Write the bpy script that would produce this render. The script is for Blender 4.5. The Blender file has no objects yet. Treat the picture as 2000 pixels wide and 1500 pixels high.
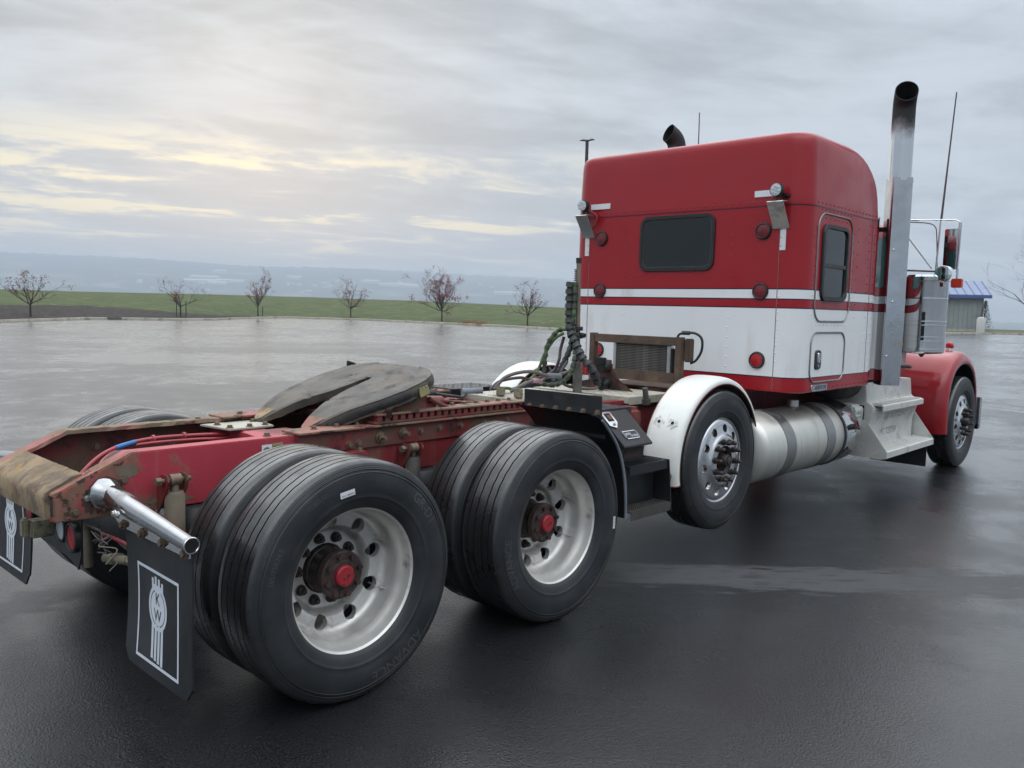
import bpy, bmesh, math, random
from math import sin, cos, pi, radians, tan, atan2, hypot
from mathutils import Vector, Matrix, noise as mnoise

random.seed(11)
scene = bpy.context.scene
COL = scene.collection

# ------------------------------------------------------------------ camera
CAM = Vector((-2.0954, -4.0369, 1.6876))
YAW, PITCH, ROLL, FPX = 0.7526, -0.0899, 0.0255, 1635.4


def cam_axes():
    cy, sy, cp, sp = cos(YAW), sin(YAW), cos(PITCH), sin(PITCH)
    f = Vector((cy * cp, sy * cp, sp))
    r = Vector((sy, -cy, 0))
    u = r.cross(f)
    c, s = cos(ROLL), sin(ROLL)
    return r * c + u * s, u * c - r * s, f


AX_R, AX_U, AX_F = cam_axes()
cam_data = bpy.data.cameras.new("camera")
cam_data.sensor_width = 36.0
cam_data.lens = 36.0 * FPX / 2000.0
cam_data.clip_start = 0.05
cam_data.clip_end = 40000
cam = bpy.data.objects.new("camera", cam_data)
cam.matrix_world = Matrix(((AX_R.x, AX_U.x, -AX_F.x, CAM.x), (AX_R.y, AX_U.y, -AX_F.y, CAM.y),
                           (AX_R.z, AX_U.z, -AX_F.z, CAM.z), (0, 0, 0, 1)))
COL.objects.link(cam)
scene.camera = cam


def ray(px, py):
    return AX_R * ((px - 1000) / FPX) + AX_U * (-(py - 750) / FPX) + AX_F


def px_az(px, py=600):
    d = ray(px, py)
    return atan2(d.y, d.x)


# ------------------------------------------------------------------ sky and sun
SUN_AZ, SUN_EL = radians(60.0), radians(11.0)      # direction towards the sun, from +X to +Y
SUN_DIR = Vector((cos(SUN_AZ) * cos(SUN_EL), sin(SUN_AZ) * cos(SUN_EL), sin(SUN_EL)))


class NT:
    """small helper to wire shader nodes"""

    def __init__(self, tree):
        self.t = tree
        self.n = tree.nodes
        self.l = tree.links

    def node(self, typ, **kw):
        nd = self.n.new(typ)
        for k, v in kw.items():
            setattr(nd, k, v)
        return nd

    def put(self, sock, val):
        if val is None:
            return
        if isinstance(val, bpy.types.NodeSocket):
            self.l.new(val, sock)
        else:
            if isinstance(val, (tuple, list)) and len(val) == 3 and sock.type == 'RGBA':
                val = (*val, 1)
            sock.default_value = val

    def math(self, op, a, b=None, c=None, clamp=False):
        nd = self.node('ShaderNodeMath', operation=op, use_clamp=clamp)
        self.put(nd.inputs[0], a)
        self.put(nd.inputs[1], b)
        self.put(nd.inputs[2], c)
        return nd.outputs[0]

    def noise(self, vec, scale, detail=4, rough=0.55, dist=0.0, dim='3D'):
        nd = self.node('ShaderNodeTexNoise')
        nd.noise_dimensions = dim
        self.put(nd.inputs['Vector'], vec)
        self.put(nd.inputs['Scale'], scale)
        self.put(nd.inputs['Detail'], detail)
        self.put(nd.inputs['Roughness'], rough)
        self.put(nd.inputs['Distortion'], dist)
        return nd.outputs['Fac']

    def ramp(self, fac, lo, hi, a=0.0, b=1.0):
        nd = self.node('ShaderNodeMapRange')
        nd.interpolation_type = 'SMOOTHSTEP'
        self.put(nd.inputs['Value'], fac)
        self.put(nd.inputs['From Min'], lo)
        self.put(nd.inputs['From Max'], hi)
        self.put(nd.inputs['To Min'], a)
        self.put(nd.inputs['To Max'], b)
        return nd.outputs[0]

    def mix(self, fac, a, b, blend='MIX'):
        nd = self.node('ShaderNodeMix', data_type='RGBA', blend_type=blend)
        self.put(nd.inputs[0], fac)
        self.put(nd.inputs[6], a)
        self.put(nd.inputs[7], b)
        return nd.outputs[2]

    def sep(self, vec):
        nd = self.node('ShaderNodeSeparateXYZ')
        self.put(nd.inputs[0], vec)
        return nd.outputs

    def comb(self, x, y, z):
        nd = self.node('ShaderNodeCombineXYZ')
        self.put(nd.inputs[0], x)
        self.put(nd.inputs[1], y)
        self.put(nd.inputs[2], z)
        return nd.outputs[0]

    def vmath(self, op, a, b=None, out=0):
        nd = self.node('ShaderNodeVectorMath', operation=op)
        self.put(nd.inputs[0], a)
        if b is not None:
            self.put(nd.inputs[1], b)
        return nd.outputs[out]


SKY_GAIN = 1.0
world = bpy.data.worlds.new("World")
scene.world = world
world.use_nodes = True
wt = NT(world.node_tree)
for n_ in list(wt.n):
    wt.n.remove(n_)
w_out = wt.node('ShaderNodeOutputWorld')
sky = wt.node('ShaderNodeTexSky', sky_type='NISHITA')
sky.sun_disc = False
sky.sun_elevation = SUN_EL
sky.sun_rotation = radians(90) - SUN_AZ
sky.altitude = 200
sky.air_density = 1.4
sky.dust_density = 3.0
bg_sky = wt.node('ShaderNodeBackground')
wt.put(bg_sky.inputs['Color'], sky.outputs[0])
bg_sky.inputs['Strength'].default_value = 0.07
tc = wt.node('ShaderNodeTexCoord')
dirv = wt.vmath('NORMALIZE', tc.outputs['Generated'])
dx, dy, dz = wt.sep(dirv)
dzc = wt.math('MAXIMUM', dz, 0.0)
# cloud deck: directions projected on a flat ceiling, so the layers close up towards the horizon
den = wt.math('ADD', dzc, 0.085)
pxy = wt.comb(wt.math('DIVIDE', dx, den), wt.math('DIVIDE', dy, den), 0.0)
sunv = wt.vmath('DOT_PRODUCT', dirv, tuple(SUN_DIR), out=1)
# layers run across the view: rotate to sun-aligned axes and stretch
ca, sa = cos(SUN_AZ + 0.12), sin(SUN_AZ + 0.12)
along = wt.vmath('DOT_PRODUCT', pxy, (ca, sa, 0), out=1)
across = wt.vmath('DOT_PRODUCT', pxy, (-sa, ca, 0), out=1)
p_big = wt.comb(wt.math('MULTIPLY', along, 0.60), wt.math('MULTIPLY', across, 0.40), 3.7)
p_mid = wt.comb(wt.math('MULTIPLY', along, 1.6), wt.math('MULTIPLY', across, 1.05), 9.1)
n_big = wt.noise(p_big, 1.0, 6, 0.60, 0.6)
n_mid = wt.noise(p_mid, 1.0, 8, 0.62, 0.8)
p_str = wt.comb(wt.math('MULTIPLY', along, 4.0), wt.math('MULTIPLY', across, 2.0), 4.4)
n_str = wt.noise(p_str, 1.0, 7, 0.62, 1.0)
dens = wt.math('ADD', wt.math('ADD', wt.math('MULTIPLY', n_big, 0.50), wt.math('MULTIPLY', n_mid, 0.32)), wt.math('MULTIPLY', n_str, 0.18))
thin = wt.ramp(dens, 0.510, 0.442)                      # 1 where the deck is thin
# glow of the hidden sun spreads through the thin parts
az_f = wt.math('ARCTAN2', dy, dx)
dazi = wt.math('ABSOLUTE', wt.math('SUBTRACT', az_f, SUN_AZ))
elev = wt.math('ARCSINE', dz)
g_az = wt.ramp(dazi, 0.60, 0.0)
g_el = wt.ramp(wt.math('ABSOLUTE', wt.math('SUBTRACT', elev, radians(5.6))), 0.110, 0.0)
glow = wt.math('MULTIPLY', g_az, g_el)
shade = wt.ramp(dens, 0.405, 0.58, 1.22, 0.72)
low_col, deck_col, zen_col = (0.418, 0.428, 0.440), (0.336, 0.366, 0.404), (0.375, 0.395, 0.415)
cloud_col = wt.mix(wt.ramp(elev, 0.0, 0.14), low_col, deck_col)
cloud_col = wt.mix(wt.ramp(elev, radians(17), radians(45)), cloud_col, zen_col)
cloud_col = wt.mix(1.0, cloud_col, wt.comb(shade, shade, shade), 'MULTIPLY')
cloud_col = wt.mix(wt.math('MULTIPLY', glow, 0.18), cloud_col, (0.46, 0.435, 0.41))
warm_f = wt.math('MULTIPLY', wt.math('MULTIPLY', thin, wt.math('POWER', glow, 0.8)), 1.5, clamp=True)
cloud_col = wt.mix(warm_f, cloud_col, (0.86, 0.72, 0.40))
# overcast brightens overhead; extra gain added above the view to light the truck sides
zen = wt.ramp(elev, radians(16.5), radians(50), 1.0, 4.3)
cloud_col = wt.mix(1.0, cloud_col, wt.comb(zen, zen, zen), 'MULTIPLY')
bg_cl = wt.node('ShaderNodeBackground')
wt.put(bg_cl.inputs['Color'], cloud_col)
bg_cl.inputs['Strength'].default_value = SKY_GAIN
mixs = wt.node('ShaderNodeMixShader')
mixs.inputs[0].default_value = 0.93
wt.l.new(bg_sky.outputs[0], mixs.inputs[1])
wt.l.new(bg_cl.outputs[0], mixs.inputs[2])
wt.l.new(mixs.outputs[0], w_out.inputs[0])

sun_data = bpy.data.lights.new("sun", 'SUN')
sun_data.energy = 0.5
sun_data.angle = radians(110)
sun_data.color = (1.0, 0.95, 0.87)
sun = bpy.data.objects.new("sun", sun_data)
sun.rotation_euler = (-SUN_DIR).to_track_quat('-Z', 'Y').to_euler()
sun.location = (0, 0, 30)
COL.objects.link(sun)

vs = scene.view_settings
vs.view_transform = 'Standard'
vs.look = 'None'
vs.exposure = 0.72
vs.gamma = 1.0
vs.use_curve_mapping = False
scene.render.engine = 'CYCLES'
scene.cycles.use_denoising = True
scene.cycles.max_bounces = 5
scene.cycles.diffuse_bounces = 3
scene.cycles.glossy_bounces = 4
scene.cycles.volume_bounces = 0
scene.cycles.caustics_reflective = False
scene.cycles.caustics_refractive = False


# ------------------------------------------------------------------ materials
def new_mat(name):
    m = bpy.data.materials.new(name)
    m.use_nodes = True
    t = NT(m.node_tree)
    bsdf = next(n for n in t.n if n.type == 'BSDF_PRINCIPLED')
    return m, t, bsdf


def surf(name, col, rough=0.5, metal=0.0, var=0.12, vscale=6.0, dirt=None, dscale=3.0, dlo=0.5, dhi=0.62, drough=0.85,
         dirt2=None, d2scale=9.0, d2lo=0.58, d2hi=0.64, bump=0.0, bscale=60.0, coat=0.0, spec=0.5, rvar=0.12, stretch=None):
    """painted, metal or rubber surface with grain, dirt patches and fine relief"""
    m, t, b = new_mat(name)
    co = t.node('ShaderNodeTexCoord').outputs['Object']
    if stretch:
        co = t.vmath('MULTIPLY', co, stretch)
    n1 = t.noise(co, vscale, 5, 0.6)
    c = t.mix(1.0, col, t.ramp(n1, 0.25, 0.75, 1 - var, 1 + var), 'MULTIPLY')
    r = t.math('ADD', rough, t.math('MULTIPLY', t.math('SUBTRACT', t.noise(co, vscale * 2.7, 4), 0.5), rvar * 2), clamp=True)
    mt = None
    if dirt:
        f = t.ramp(t.noise(co, dscale, 7, 0.62, 0.3), dlo, dhi)
        c = t.mix(f, c, t.mix(t.noise(co, dscale * 9, 4), [x * 0.65 for x in dirt], [min(1, x * 1.35) for x in dirt]))
        r = t.mix(f, r, (drough,) * 3)
        mt = f
    if dirt2:
        f2 = t.ramp(t.noise(co, d2scale, 6, 0.6, 0.2), d2lo, d2hi)
        c = t.mix(f2, c, dirt2)
    t.put(b.inputs['Base Color'], c)
    t.put(b.inputs['Roughness'], r)
    if metal and mt is not None:
        t.put(b.inputs['Metallic'], t.math('MULTIPLY', t.math('SUBTRACT', 1.0, mt), metal))
    else:
        b.inputs['Metallic'].default_value = metal
    b.inputs['Specular IOR Level'].default_value = spec
    if coat:
        b.inputs['Coat Weight'].default_value = coat
        b.inputs['Coat Roughness'].default_value = 0.06
    if bump:
        bn = t.node('ShaderNodeBump')
        bn.inputs['Strength'].default_value = bump
        bn.inputs['Distance'].default_value = 0.004
        t.put(bn.inputs['Height'], t.noise(co, bscale, 6, 0.65))
        t.put(b.inputs['Normal'], bn.outputs[0])
    return m


RUST = (0.115, 0.068, 0.036)
MUD = (0.17, 0.125, 0.078)
M = {}


def rail_mat():
    """faded red rail paint: muddy towards the tail, maroon with shade and grime painted in beside the slider"""
    m, t, b = new_mat('frame_red_paint')
    co = t.node('ShaderNodeTexCoord').outputs['Object']
    x, y, z = t.sep(co)
    c = t.mix(t.noise(co, 5, 5, 0.6), (0.36, 0.035, 0.052), (0.46, 0.055, 0.078))
    web_shade = t.math('MULTIPLY', t.ramp(x, 0.14, 0.22), t.ramp(t.noise(co, 3, 5), 0.2, 0.6, 0.65, 1.0))
    c = t.mix(web_shade, c, (0.16, 0.020, 0.024))  # maroon puts the web's shade, along with grime, into the paint
    tail = t.ramp(x, -0.25, -0.92, 0.0, 0.25)
    mud = t.ramp(t.math('ADD', t.noise(co, 3.2, 8, 0.66, 0.4), tail), 0.55, 0.70)
    mud_c = t.mix(t.noise(co, 26, 4), (0.10, 0.068, 0.042), (0.24, 0.175, 0.11))
    c = t.mix(t.math('MULTIPLY', mud, 0.85), c, mud_c)
    chip = t.ramp(t.math('ADD', t.noise(co, 14, 6, 0.65), t.math('MULTIPLY', tail, 0.5)), 0.66, 0.71)
    c = t.mix(chip, c, (0.045, 0.028, 0.02))
    streak = t.ramp(t.noise(t.vmath('MULTIPLY', co, (22, 22, 1.5)), 1.0, 5), 0.55, 0.75, 0.0, 0.35)
    c = t.mix(streak, c, (0.30, 0.17, 0.13))
    t.put(b.inputs['Base Color'], c)
    t.put(b.inputs['Roughness'], t.ramp(mud, 0, 1, 0.42, 0.85))
    bn = t.node('ShaderNodeBump')
    bn.inputs['Strength'].default_value = 0.25
    bn.inputs['Distance'].default_value = 0.004
    t.put(bn.inputs['Height'], t.math('ADD', mud, t.noise(co, 50, 5)))
    t.put(b.inputs['Normal'], bn.outputs[0])
    return m


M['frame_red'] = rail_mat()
M['frame_red_dirty'] = surf('frame_red_dirty_paint', (0.19, 0.022, 0.026), 0.5, dirt=(0.10, 0.065, 0.042), dscale=3.3, dlo=0.42, dhi=0.62, dirt2=(0.02, 0.014, 0.012), d2scale=5, d2lo=0.52, d2hi=0.66, bump=0.25, bscale=50, var=0.25)
M['flange'] = surf('worn_flange_paint', (0.30, 0.10, 0.085), 0.6, dirt=(0.20, 0.15, 0.10), dscale=4, dlo=0.40, dhi=0.58, dirt2=(0.05, 0.03, 0.022), d2scale=11, d2lo=0.56, d2hi=0.64, bump=0.3, bscale=60, var=0.25)
M['rust'] = surf('flaking_rust', (0.25, 0.185, 0.115), 0.9, dirt=(0.13, 0.095, 0.07), dscale=9, dlo=0.48, dhi=0.62, dirt2=(0.30, 0.19, 0.08), d2scale=13, d2lo=0.55, d2hi=0.68, bump=1.0, bscale=44, var=0.45)
M['brown_steel'] = surf('brown_rusted_steel', (0.095, 0.06, 0.042), 0.75, dirt=(0.15, 0.10, 0.06), dscale=6, dlo=0.52, dhi=0.7, bump=0.35, bscale=60, var=0.3)
M['grease'] = surf('greasy_steel', (0.080, 0.069, 0.058), 0.46, 0.15, dirt=(0.15, 0.122, 0.088), dscale=5.5, dlo=0.46, dhi=0.70, dirt2=(0.032, 0.028, 0.025), d2scale=7, d2lo=0.50, d2hi=0.64, bump=0.8, bscale=30, var=0.35, drough=0.7)
M['grease_dark'] = surf('caked_grease', (0.035, 0.033, 0.031), 0.5, dirt=(0.10, 0.08, 0.06), dscale=6, dlo=0.55, dhi=0.68, bump=1.0, bscale=26, var=0.3)
M['chrome'] = surf('chrome', (0.60, 0.61, 0.62), 0.08, 1.0, var=0.05, dirt=(0.30, 0.29, 0.27), dscale=7, dlo=0.60, dhi=0.85, drough=0.45, rvar=0.05, bump=0.02, bscale=30)
M['dark_chrome'] = surf('weathered_chrome', (0.42, 0.425, 0.435), 0.13, 1.0, var=0.1, dirt=(0.20, 0.18, 0.16), dscale=7, dlo=0.52, dhi=0.8, drough=0.5, rvar=0.06)
M['stainless'] = surf('stainless_steel', (0.47, 0.48, 0.50), 0.09, 1.0, var=0.08, dirt=(0.30, 0.29, 0.28), dscale=9, dlo=0.62, dhi=0.95, drough=0.45, rvar=0.05, bump=0.25, bscale=4)
M['aluminium'] = surf('worn_aluminium', (0.56, 0.56, 0.55), 0.38, 0.9, var=0.12, dirt=(0.30, 0.28, 0.24), dscale=5, dlo=0.5, dhi=0.72, drough=0.75, bump=0.12, bscale=45)
M['alloy'] = surf('wheel_alloy', (0.68, 0.665, 0.63), 0.44, 0.62, var=0.10, dirt=(0.36, 0.34, 0.31), dscale=7, dlo=0.50, dhi=0.85, drough=0.75, dirt2=(0.17, 0.145, 0.115), d2scale=9, d2lo=0.58, d2hi=0.78, bump=0.06, bscale=50)
M['alloy_clean'] = surf('polished_wheel_alloy', (0.66, 0.66, 0.67), 0.2, 1.0, var=0.06, dirt=(0.4, 0.38, 0.35), dscale=8, dlo=0.6, dhi=0.85, drough=0.6)
M['tank'] = surf('oxidised_tank_aluminium', (0.66, 0.65, 0.60), 0.42, 0.75, var=0.1, vscale=2, dirt=(0.34, 0.30, 0.22), dscale=2.6, dlo=0.52, dhi=0.8, drough=0.7, stretch=(1.6, 1, 0.45))
M['dull_alu'] = surf('dull_step_aluminium', (0.68, 0.68, 0.65), 0.45, 0.45, var=0.08, dirt=(0.40, 0.37, 0.31), dscale=5, dlo=0.5, dhi=0.78, drough=0.8)
M['strap'] = surf('satin_strap_steel', (0.30, 0.30, 0.295), 0.34, 0.8, var=0.1, dirt=(0.22, 0.21, 0.19), dscale=6, dlo=0.5, dhi=0.75)
M['rubber'] = surf('black_rubber', (0.022, 0.0235, 0.027), 0.55, var=0.25, dirt=(0.045, 0.045, 0.045), dscale=9, dlo=0.5, dhi=0.75, bump=0.1, bscale=90)
M['flap'] = surf('mud_flap_rubber', (0.014, 0.0155, 0.018), 0.46, var=0.2, dirt=(0.05, 0.052, 0.055), dscale=2.2, dlo=0.48, dhi=0.8, bump=0.05, bscale=20)
M['black'] = surf('black_coated_steel', (0.010, 0.0115, 0.0135), 0.42, var=0.25, dirt=(0.05, 0.052, 0.055), dscale=7, dlo=0.55, dhi=0.8, bump=0.3, bscale=120)
M['black_plastic'] = surf('black_plastic', (0.014, 0.014, 0.015), 0.45, var=0.2)
M['hub'] = surf('oily_hub', (0.030, 0.024, 0.022), 0.40, 0.2, var=0.4, dirt=(0.06, 0.035, 0.028), dscale=12, dlo=0.5, dhi=0.65, bump=0.3, bscale=60)
M['hub_rust'] = surf('rusty_hub_flange', (0.055, 0.032, 0.027), 0.65, var=0.4, dirt=(0.025, 0.016, 0.015), dscale=14, dlo=0.48, dhi=0.6, bump=0.5, bscale=70)
M['cap_red'] = surf('hub_cap_red', (0.36, 0.018, 0.028), 0.5, var=0.2, dirt=(0.045, 0.022, 0.018), dscale=18, dlo=0.53, dhi=0.62, bump=0.25, bscale=60)
M['fender_white'] = surf('white_fender_plastic', (0.76, 0.76, 0.72), 0.32, var=0.04, dirt=(0.42, 0.39, 0.32), dscale=7, dlo=0.66, dhi=0.78, coat=0.2)
M['chip'] = surf('scuffed_white', (0.50, 0.49, 0.46), 0.6, var=0.2, vscale=60, dirt=(0.72, 0.72, 0.69), dscale=40, dlo=0.45, dhi=0.55)
M['white_label'] = surf('white_label', (0.72, 0.73, 0.74), 0.5, var=0.05)
M['white_print'] = surf('white_print', (0.66, 0.70, 0.76), 0.5, var=0.05)
M['dark_print'] = surf('dark_print', (0.02, 0.021, 0.026), 0.5, var=0.05)
M['yellow_print'] = surf('faded_yellow_print', (0.32, 0.29, 0.13), 0.5, var=0.1)
M['navy'] = surf('navy_pinstripe', (0.018, 0.012, 0.035), 0.4, var=0.05)
M['hose_black'] = surf('spiral_wrapped_hose', (0.035, 0.038, 0.041), 0.55, var=0.25, bump=0.15, bscale=60)
M['hose_green'] = surf('green_hose', (0.085, 0.15, 0.035), 0.5, var=0.25, dirt=(0.05, 0.055, 0.04), dscale=14, dlo=0.5, dhi=0.62)
M['hose_grey'] = surf('grey_brown_hose', (0.12, 0.105, 0.095), 0.55, var=0.2)
M['hose_red'] = surf('red_air_line', (0.36, 0.05, 0.06), 0.45, var=0.15)
M['hose_plum'] = surf('plum_hose', (0.075, 0.045, 0.06), 0.5, var=0.2)
M['blue_tape'] = surf('blue_wrap', (0.03, 0.13, 0.36), 0.5, var=0.15)
M['pink_grip'] = surf('pink_grip', (0.50, 0.26, 0.33), 0.55, var=0.15)
M['grey_grip'] = surf('grey_grip', (0.17, 0.19, 0.22), 0.5, var=0.15)
M['pole_tan'] = surf('dull_tan_pole', (0.20, 0.165, 0.125), 0.6, 0.2, var=0.2, dirt=(0.14, 0.11, 0.08), dscale=8, dlo=0.5, dhi=0.7)
M['olive_metal'] = surf('corroded_fitting', (0.25, 0.23, 0.16), 0.6, 0.3, var=0.3, dirt=(0.12, 0.1, 0.07), dscale=20, dlo=0.5, dhi=0.65)
M['shock'] = surf('dusty_shock_body', (0.175, 0.145, 0.105), 0.7, var=0.25, dirt=(0.06, 0.05, 0.04), dscale=8, dlo=0.55, dhi=0.7, bump=0.2, bscale=40)
M['shock_dark'] = surf('dark_shock_body', (0.055, 0.05, 0.045), 0.6, var=0.25, dirt=(0.11, 0.09, 0.07), dscale=9, dlo=0.55, dhi=0.7)
M['grey_steel'] = surf('grey_steel', (0.20, 0.195, 0.18), 0.6, 0.3, var=0.2, dirt=(0.12, 0.1, 0.08), dscale=8, dlo=0.5, dhi=0.7)
M['soot_shade'] = surf('soot_shade', (0.006, 0.006, 0.006), 0.85, var=0.2)  # bore soot, also black painted for the shade inside holes and gaps
M['bolt'] = surf('weathered_bolt', (0.17, 0.12, 0.085), 0.6, 0.3, var=0.35, vscale=30)
M['bolt_bright'] = surf('bright_bolt', (0.62, 0.62, 0.60), 0.3, 0.9, var=0.1)
M['radiator_fins'] = surf('dusty_radiator_fins', (0.13, 0.125, 0.11), 0.6, 0.3, var=0.4, vscale=9, dirt=(0.24, 0.23, 0.21), dscale=7, dlo=0.5, dhi=0.66)
M['canvas'] = surf('axle_housing', (0.05, 0.04, 0.038), 0.7, var=0.3, dirt=(0.11, 0.085, 0.06), dscale=5, dlo=0.5, dhi=0.68, bump=0.3, bscale=40)
M['tread_plate'] = surf('tread_plate_cream', (0.46, 0.44, 0.37), 0.5, 0.2, var=0.12, dirt=(0.26, 0.22, 0.16), dscale=4, dlo=0.5, dhi=0.72)


def glass(name, col, rough=0.06, spec=0.6):
    m, t, b = new_mat(name)
    b.inputs['Base Color'].default_value = (*col, 1)
    b.inputs['Roughness'].default_value = rough
    b.inputs['Specular IOR Level'].default_value = spec
    return m


M['dark_glass'] = glass('tinted_glass', (0.006, 0.009, 0.010), 0.04, 0.5)
M['teal_glass'] = glass('teal_glass', (0.09, 0.20, 0.19))
M['lens_red'] = surf('red_lens', (0.40, 0.012, 0.018), 0.35, var=0.3, vscale=40, bump=0.4, bscale=70)
M['lens_red_dark'] = surf('dull_red_lens', (0.16, 0.012, 0.018), 0.38, var=0.5, vscale=35, bump=0.5, bscale=60)
M['lens_amber'] = glass('amber_red_lens', (0.50, 0.030, 0.012), 0.2)
M['lens_clear'] = glass('clear_lens', (0.55, 0.58, 0.60), 0.15)
m_, t_, b_ = new_mat('mirror_glass')
b_.inputs['Base Color'].default_value = (0.75, 0.80, 0.80, 1)
b_.inputs['Metallic'].default_value = 1
b_.inputs['Roughness'].default_value = 0.02
M['mirror'] = m_


def body_paint(name, stripes=True, coat=0.30):
    """red over white cab paint; the stripes are painted bands at fixed heights"""
    m, t, b = new_mat(name)
    co = t.node('ShaderNodeTexCoord').outputs['Object']
    x, y, z = t.sep(co)
    red = (0.315, 0.009, 0.015)
    white = (0.80, 0.805, 0.81)
    navy = (0.020, 0.010, 0.035)

    def band(lo, hi):
        return t.math('MULTIPLY', t.math('GREATER_THAN', z, lo), t.math('LESS_THAN', z, hi))
    n = t.noise(co, 3.0, 5)
    redv = t.mix(n, [c * 0.9 for c in red], [c * 1.12 for c in red])
    # vertical grime streaks on the white panels
    st = t.noise(t.vmath('MULTIPLY', co, (7, 7, 0.8)), 1.0, 6, 0.6)
    sp = t.noise(co, 2.2, 4)
    gr = t.math('MULTIPLY', t.ramp(st, 0.48, 0.72), t.ramp(sp, 0.42, 0.68))
    whitev = t.mix(t.math('MULTIPLY', gr, 0.38), white, (0.44, 0.42, 0.37))
    if not stripes:
        c = redv
    else:
        wm = t.math('ADD', band(1.822, 1.893), band(1.192, 1.742), clamp=True)
        c = t.mix(wm, redv, whitev)
        nv = t.math('ADD', t.math('ADD', band(1.893, 1.903), band(1.812, 1.822)), t.math('ADD', band(1.742, 1.752), band(1.182, 1.192)), clamp=True)
        c = t.mix(nv, c, navy)
    t.put(b.inputs['Base Color'], c)
    t.put(b.inputs['Roughness'], t.ramp(t.noise(co, 5, 5), 0.3, 0.8, 0.30, 0.46))
    b.inputs['Coat Weight'].default_value = coat
    b.inputs['Specular IOR Level'].default_value = 0.25
    b.inputs['Coat Roughness'].default_value = 0.10
    bn = t.node('ShaderNodeBump')
    bn.inputs['Strength'].default_value = 0.06
    bn.inputs['Distance'].default_value = 0.02
    t.put(bn.inputs['Height'], t.noise(co, 2.5, 2))
    t.put(b.inputs['Normal'], bn.outputs[0])
    return m


M['seam'] = surf('panel_seam_grime', (0.20, 0.11, 0.12), 0.6, var=0.2)
M['sleeper'] = body_paint('sleeper_paint')
M['body_red'] = body_paint('fender_red_paint', False, 0.8)
M['roof_red'] = body_paint('roof_red_paint', False, 0.5)


def stack_mat():
    m, t, b = new_mat('exhaust_chrome')
    co = t.node('ShaderNodeTexCoord').outputs['Object']
    x, y, z = t.sep(co)
    f = t.ramp(t.math('ADD', z, t.math('MULTIPLY', t.noise(co, 8, 5), 0.25)), 3.44, 3.66)
    t.put(b.inputs['Base Color'], t.mix(f, (0.62, 0.63, 0.65), (0.012, 0.012, 0.012)))
    t.put(b.inputs['Metallic'], t.math('SUBTRACT', 1.0, f))
    t.put(b.inputs['Roughness'], t.ramp(f, 0, 1, 0.14, 0.7))
    return m


M['stack'] = stack_mat()


def tyre_mat():
    m, t, b = new_mat('tyre_rubber')
    tco = t.node('ShaderNodeTexCoord')
    co = tco.outputs['Object']
    u, v, w = t.sep(tco.outputs['UV'])          # u: turns, v: metres across the profile
    x, y, z = t.sep(co)
    r = t.math('SQRT', t.math('ADD', t.math('MULTIPLY', x, x), t.math('MULTIPLY', z, z)))
    tread = t.math('GREATER_THAN', r, 0.5065)
    # sipes: short cross cuts on the ribs, staggered from rib to rib
    rib = t.math('FLOOR', t.math('DIVIDE', t.math('ADD', y, 0.5), 0.0375))
    ph = t.math('FRACT', t.math('ADD', t.math('MULTIPLY', u, 46), t.math('ADD', t.math('MULTIPLY', rib, 0.37), t.math('MULTIPLY', y, 4.0))))
    sipe = t.math('MULTIPLY', t.math('LESS_THAN', ph, 0.075), t.math('GREATER_THAN', r, 0.5185))
    tick = t.math('MULTIPLY', t.math('LESS_THAN', t.math('FRACT', t.math('MULTIPLY', u, 62)), 0.07), t.math('MULTIPLY', t.math('GREATER_THAN', r, 0.502), t.math('LESS_THAN', r, 0.5175)))
    sipe = t.math('MAXIMUM', sipe, tick)
    n = t.noise(co, 14, 5)
    dust = t.ramp(t.noise(co, 5.5, 5), 0.35, 0.75)
    side = t.mix(dust, (0.014, 0.0152, 0.0175), (0.034, 0.036, 0.039))
    top = t.mix(n, (0.009, 0.0095, 0.0105), (0.018, 0.0185, 0.020))
    c = t.mix(tread, side, top)
    c = t.mix(t.math('MULTIPLY', sipe, 0.85), c, (0.004, 0.004, 0.004))
    t.put(b.inputs['Base Color'], c)
    rg = t.mix(tread, (0.52,) * 3, t.ramp(t.noise(co, 9, 4), 0.3, 0.7, 0.24, 0.44))
    t.put(b.inputs['Roughness'], rg)
    t.put(b.inputs['Coat Weight'], t.math('MULTIPLY', tread, t.ramp(t.noise(co, 6, 4), 0.3, 0.6, 0.25, 0.9)))
    b.inputs['Coat Roughness'].default_value = 0.2
    # ring lines moulded in the sidewall
    ring = t.math('SINE', t.math('MULTIPLY', r, 900))
    ringm = t.math('MULTIPLY', ring, t.math('MULTIPLY', t.math('GREATER_THAN', r, 0.462), t.math('LESS_THAN', r, 0.497)))
    hgt = t.math('ADD', t.math('MULTIPLY', ringm, 0.25), t.math('SUBTRACT', t.math('MULTIPLY', t.noise(co, 160, 3), 0.25), t.math('MULTIPLY', sipe, 1.0)))
    bn = t.node('ShaderNodeBump')
    bn.inputs['Strength'].default_value = 0.7
    bn.inputs['Distance'].default_value = 0.003
    t.put(bn.inputs['Height'], hgt)
    t.put(b.inputs['Normal'], bn.outputs[0])
    return m


M['tyre'] = tyre_mat()
M['tyre_letter'] = surf('tyre_lettering', (0.070, 0.072, 0.075), 0.6, var=0.15)


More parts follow.
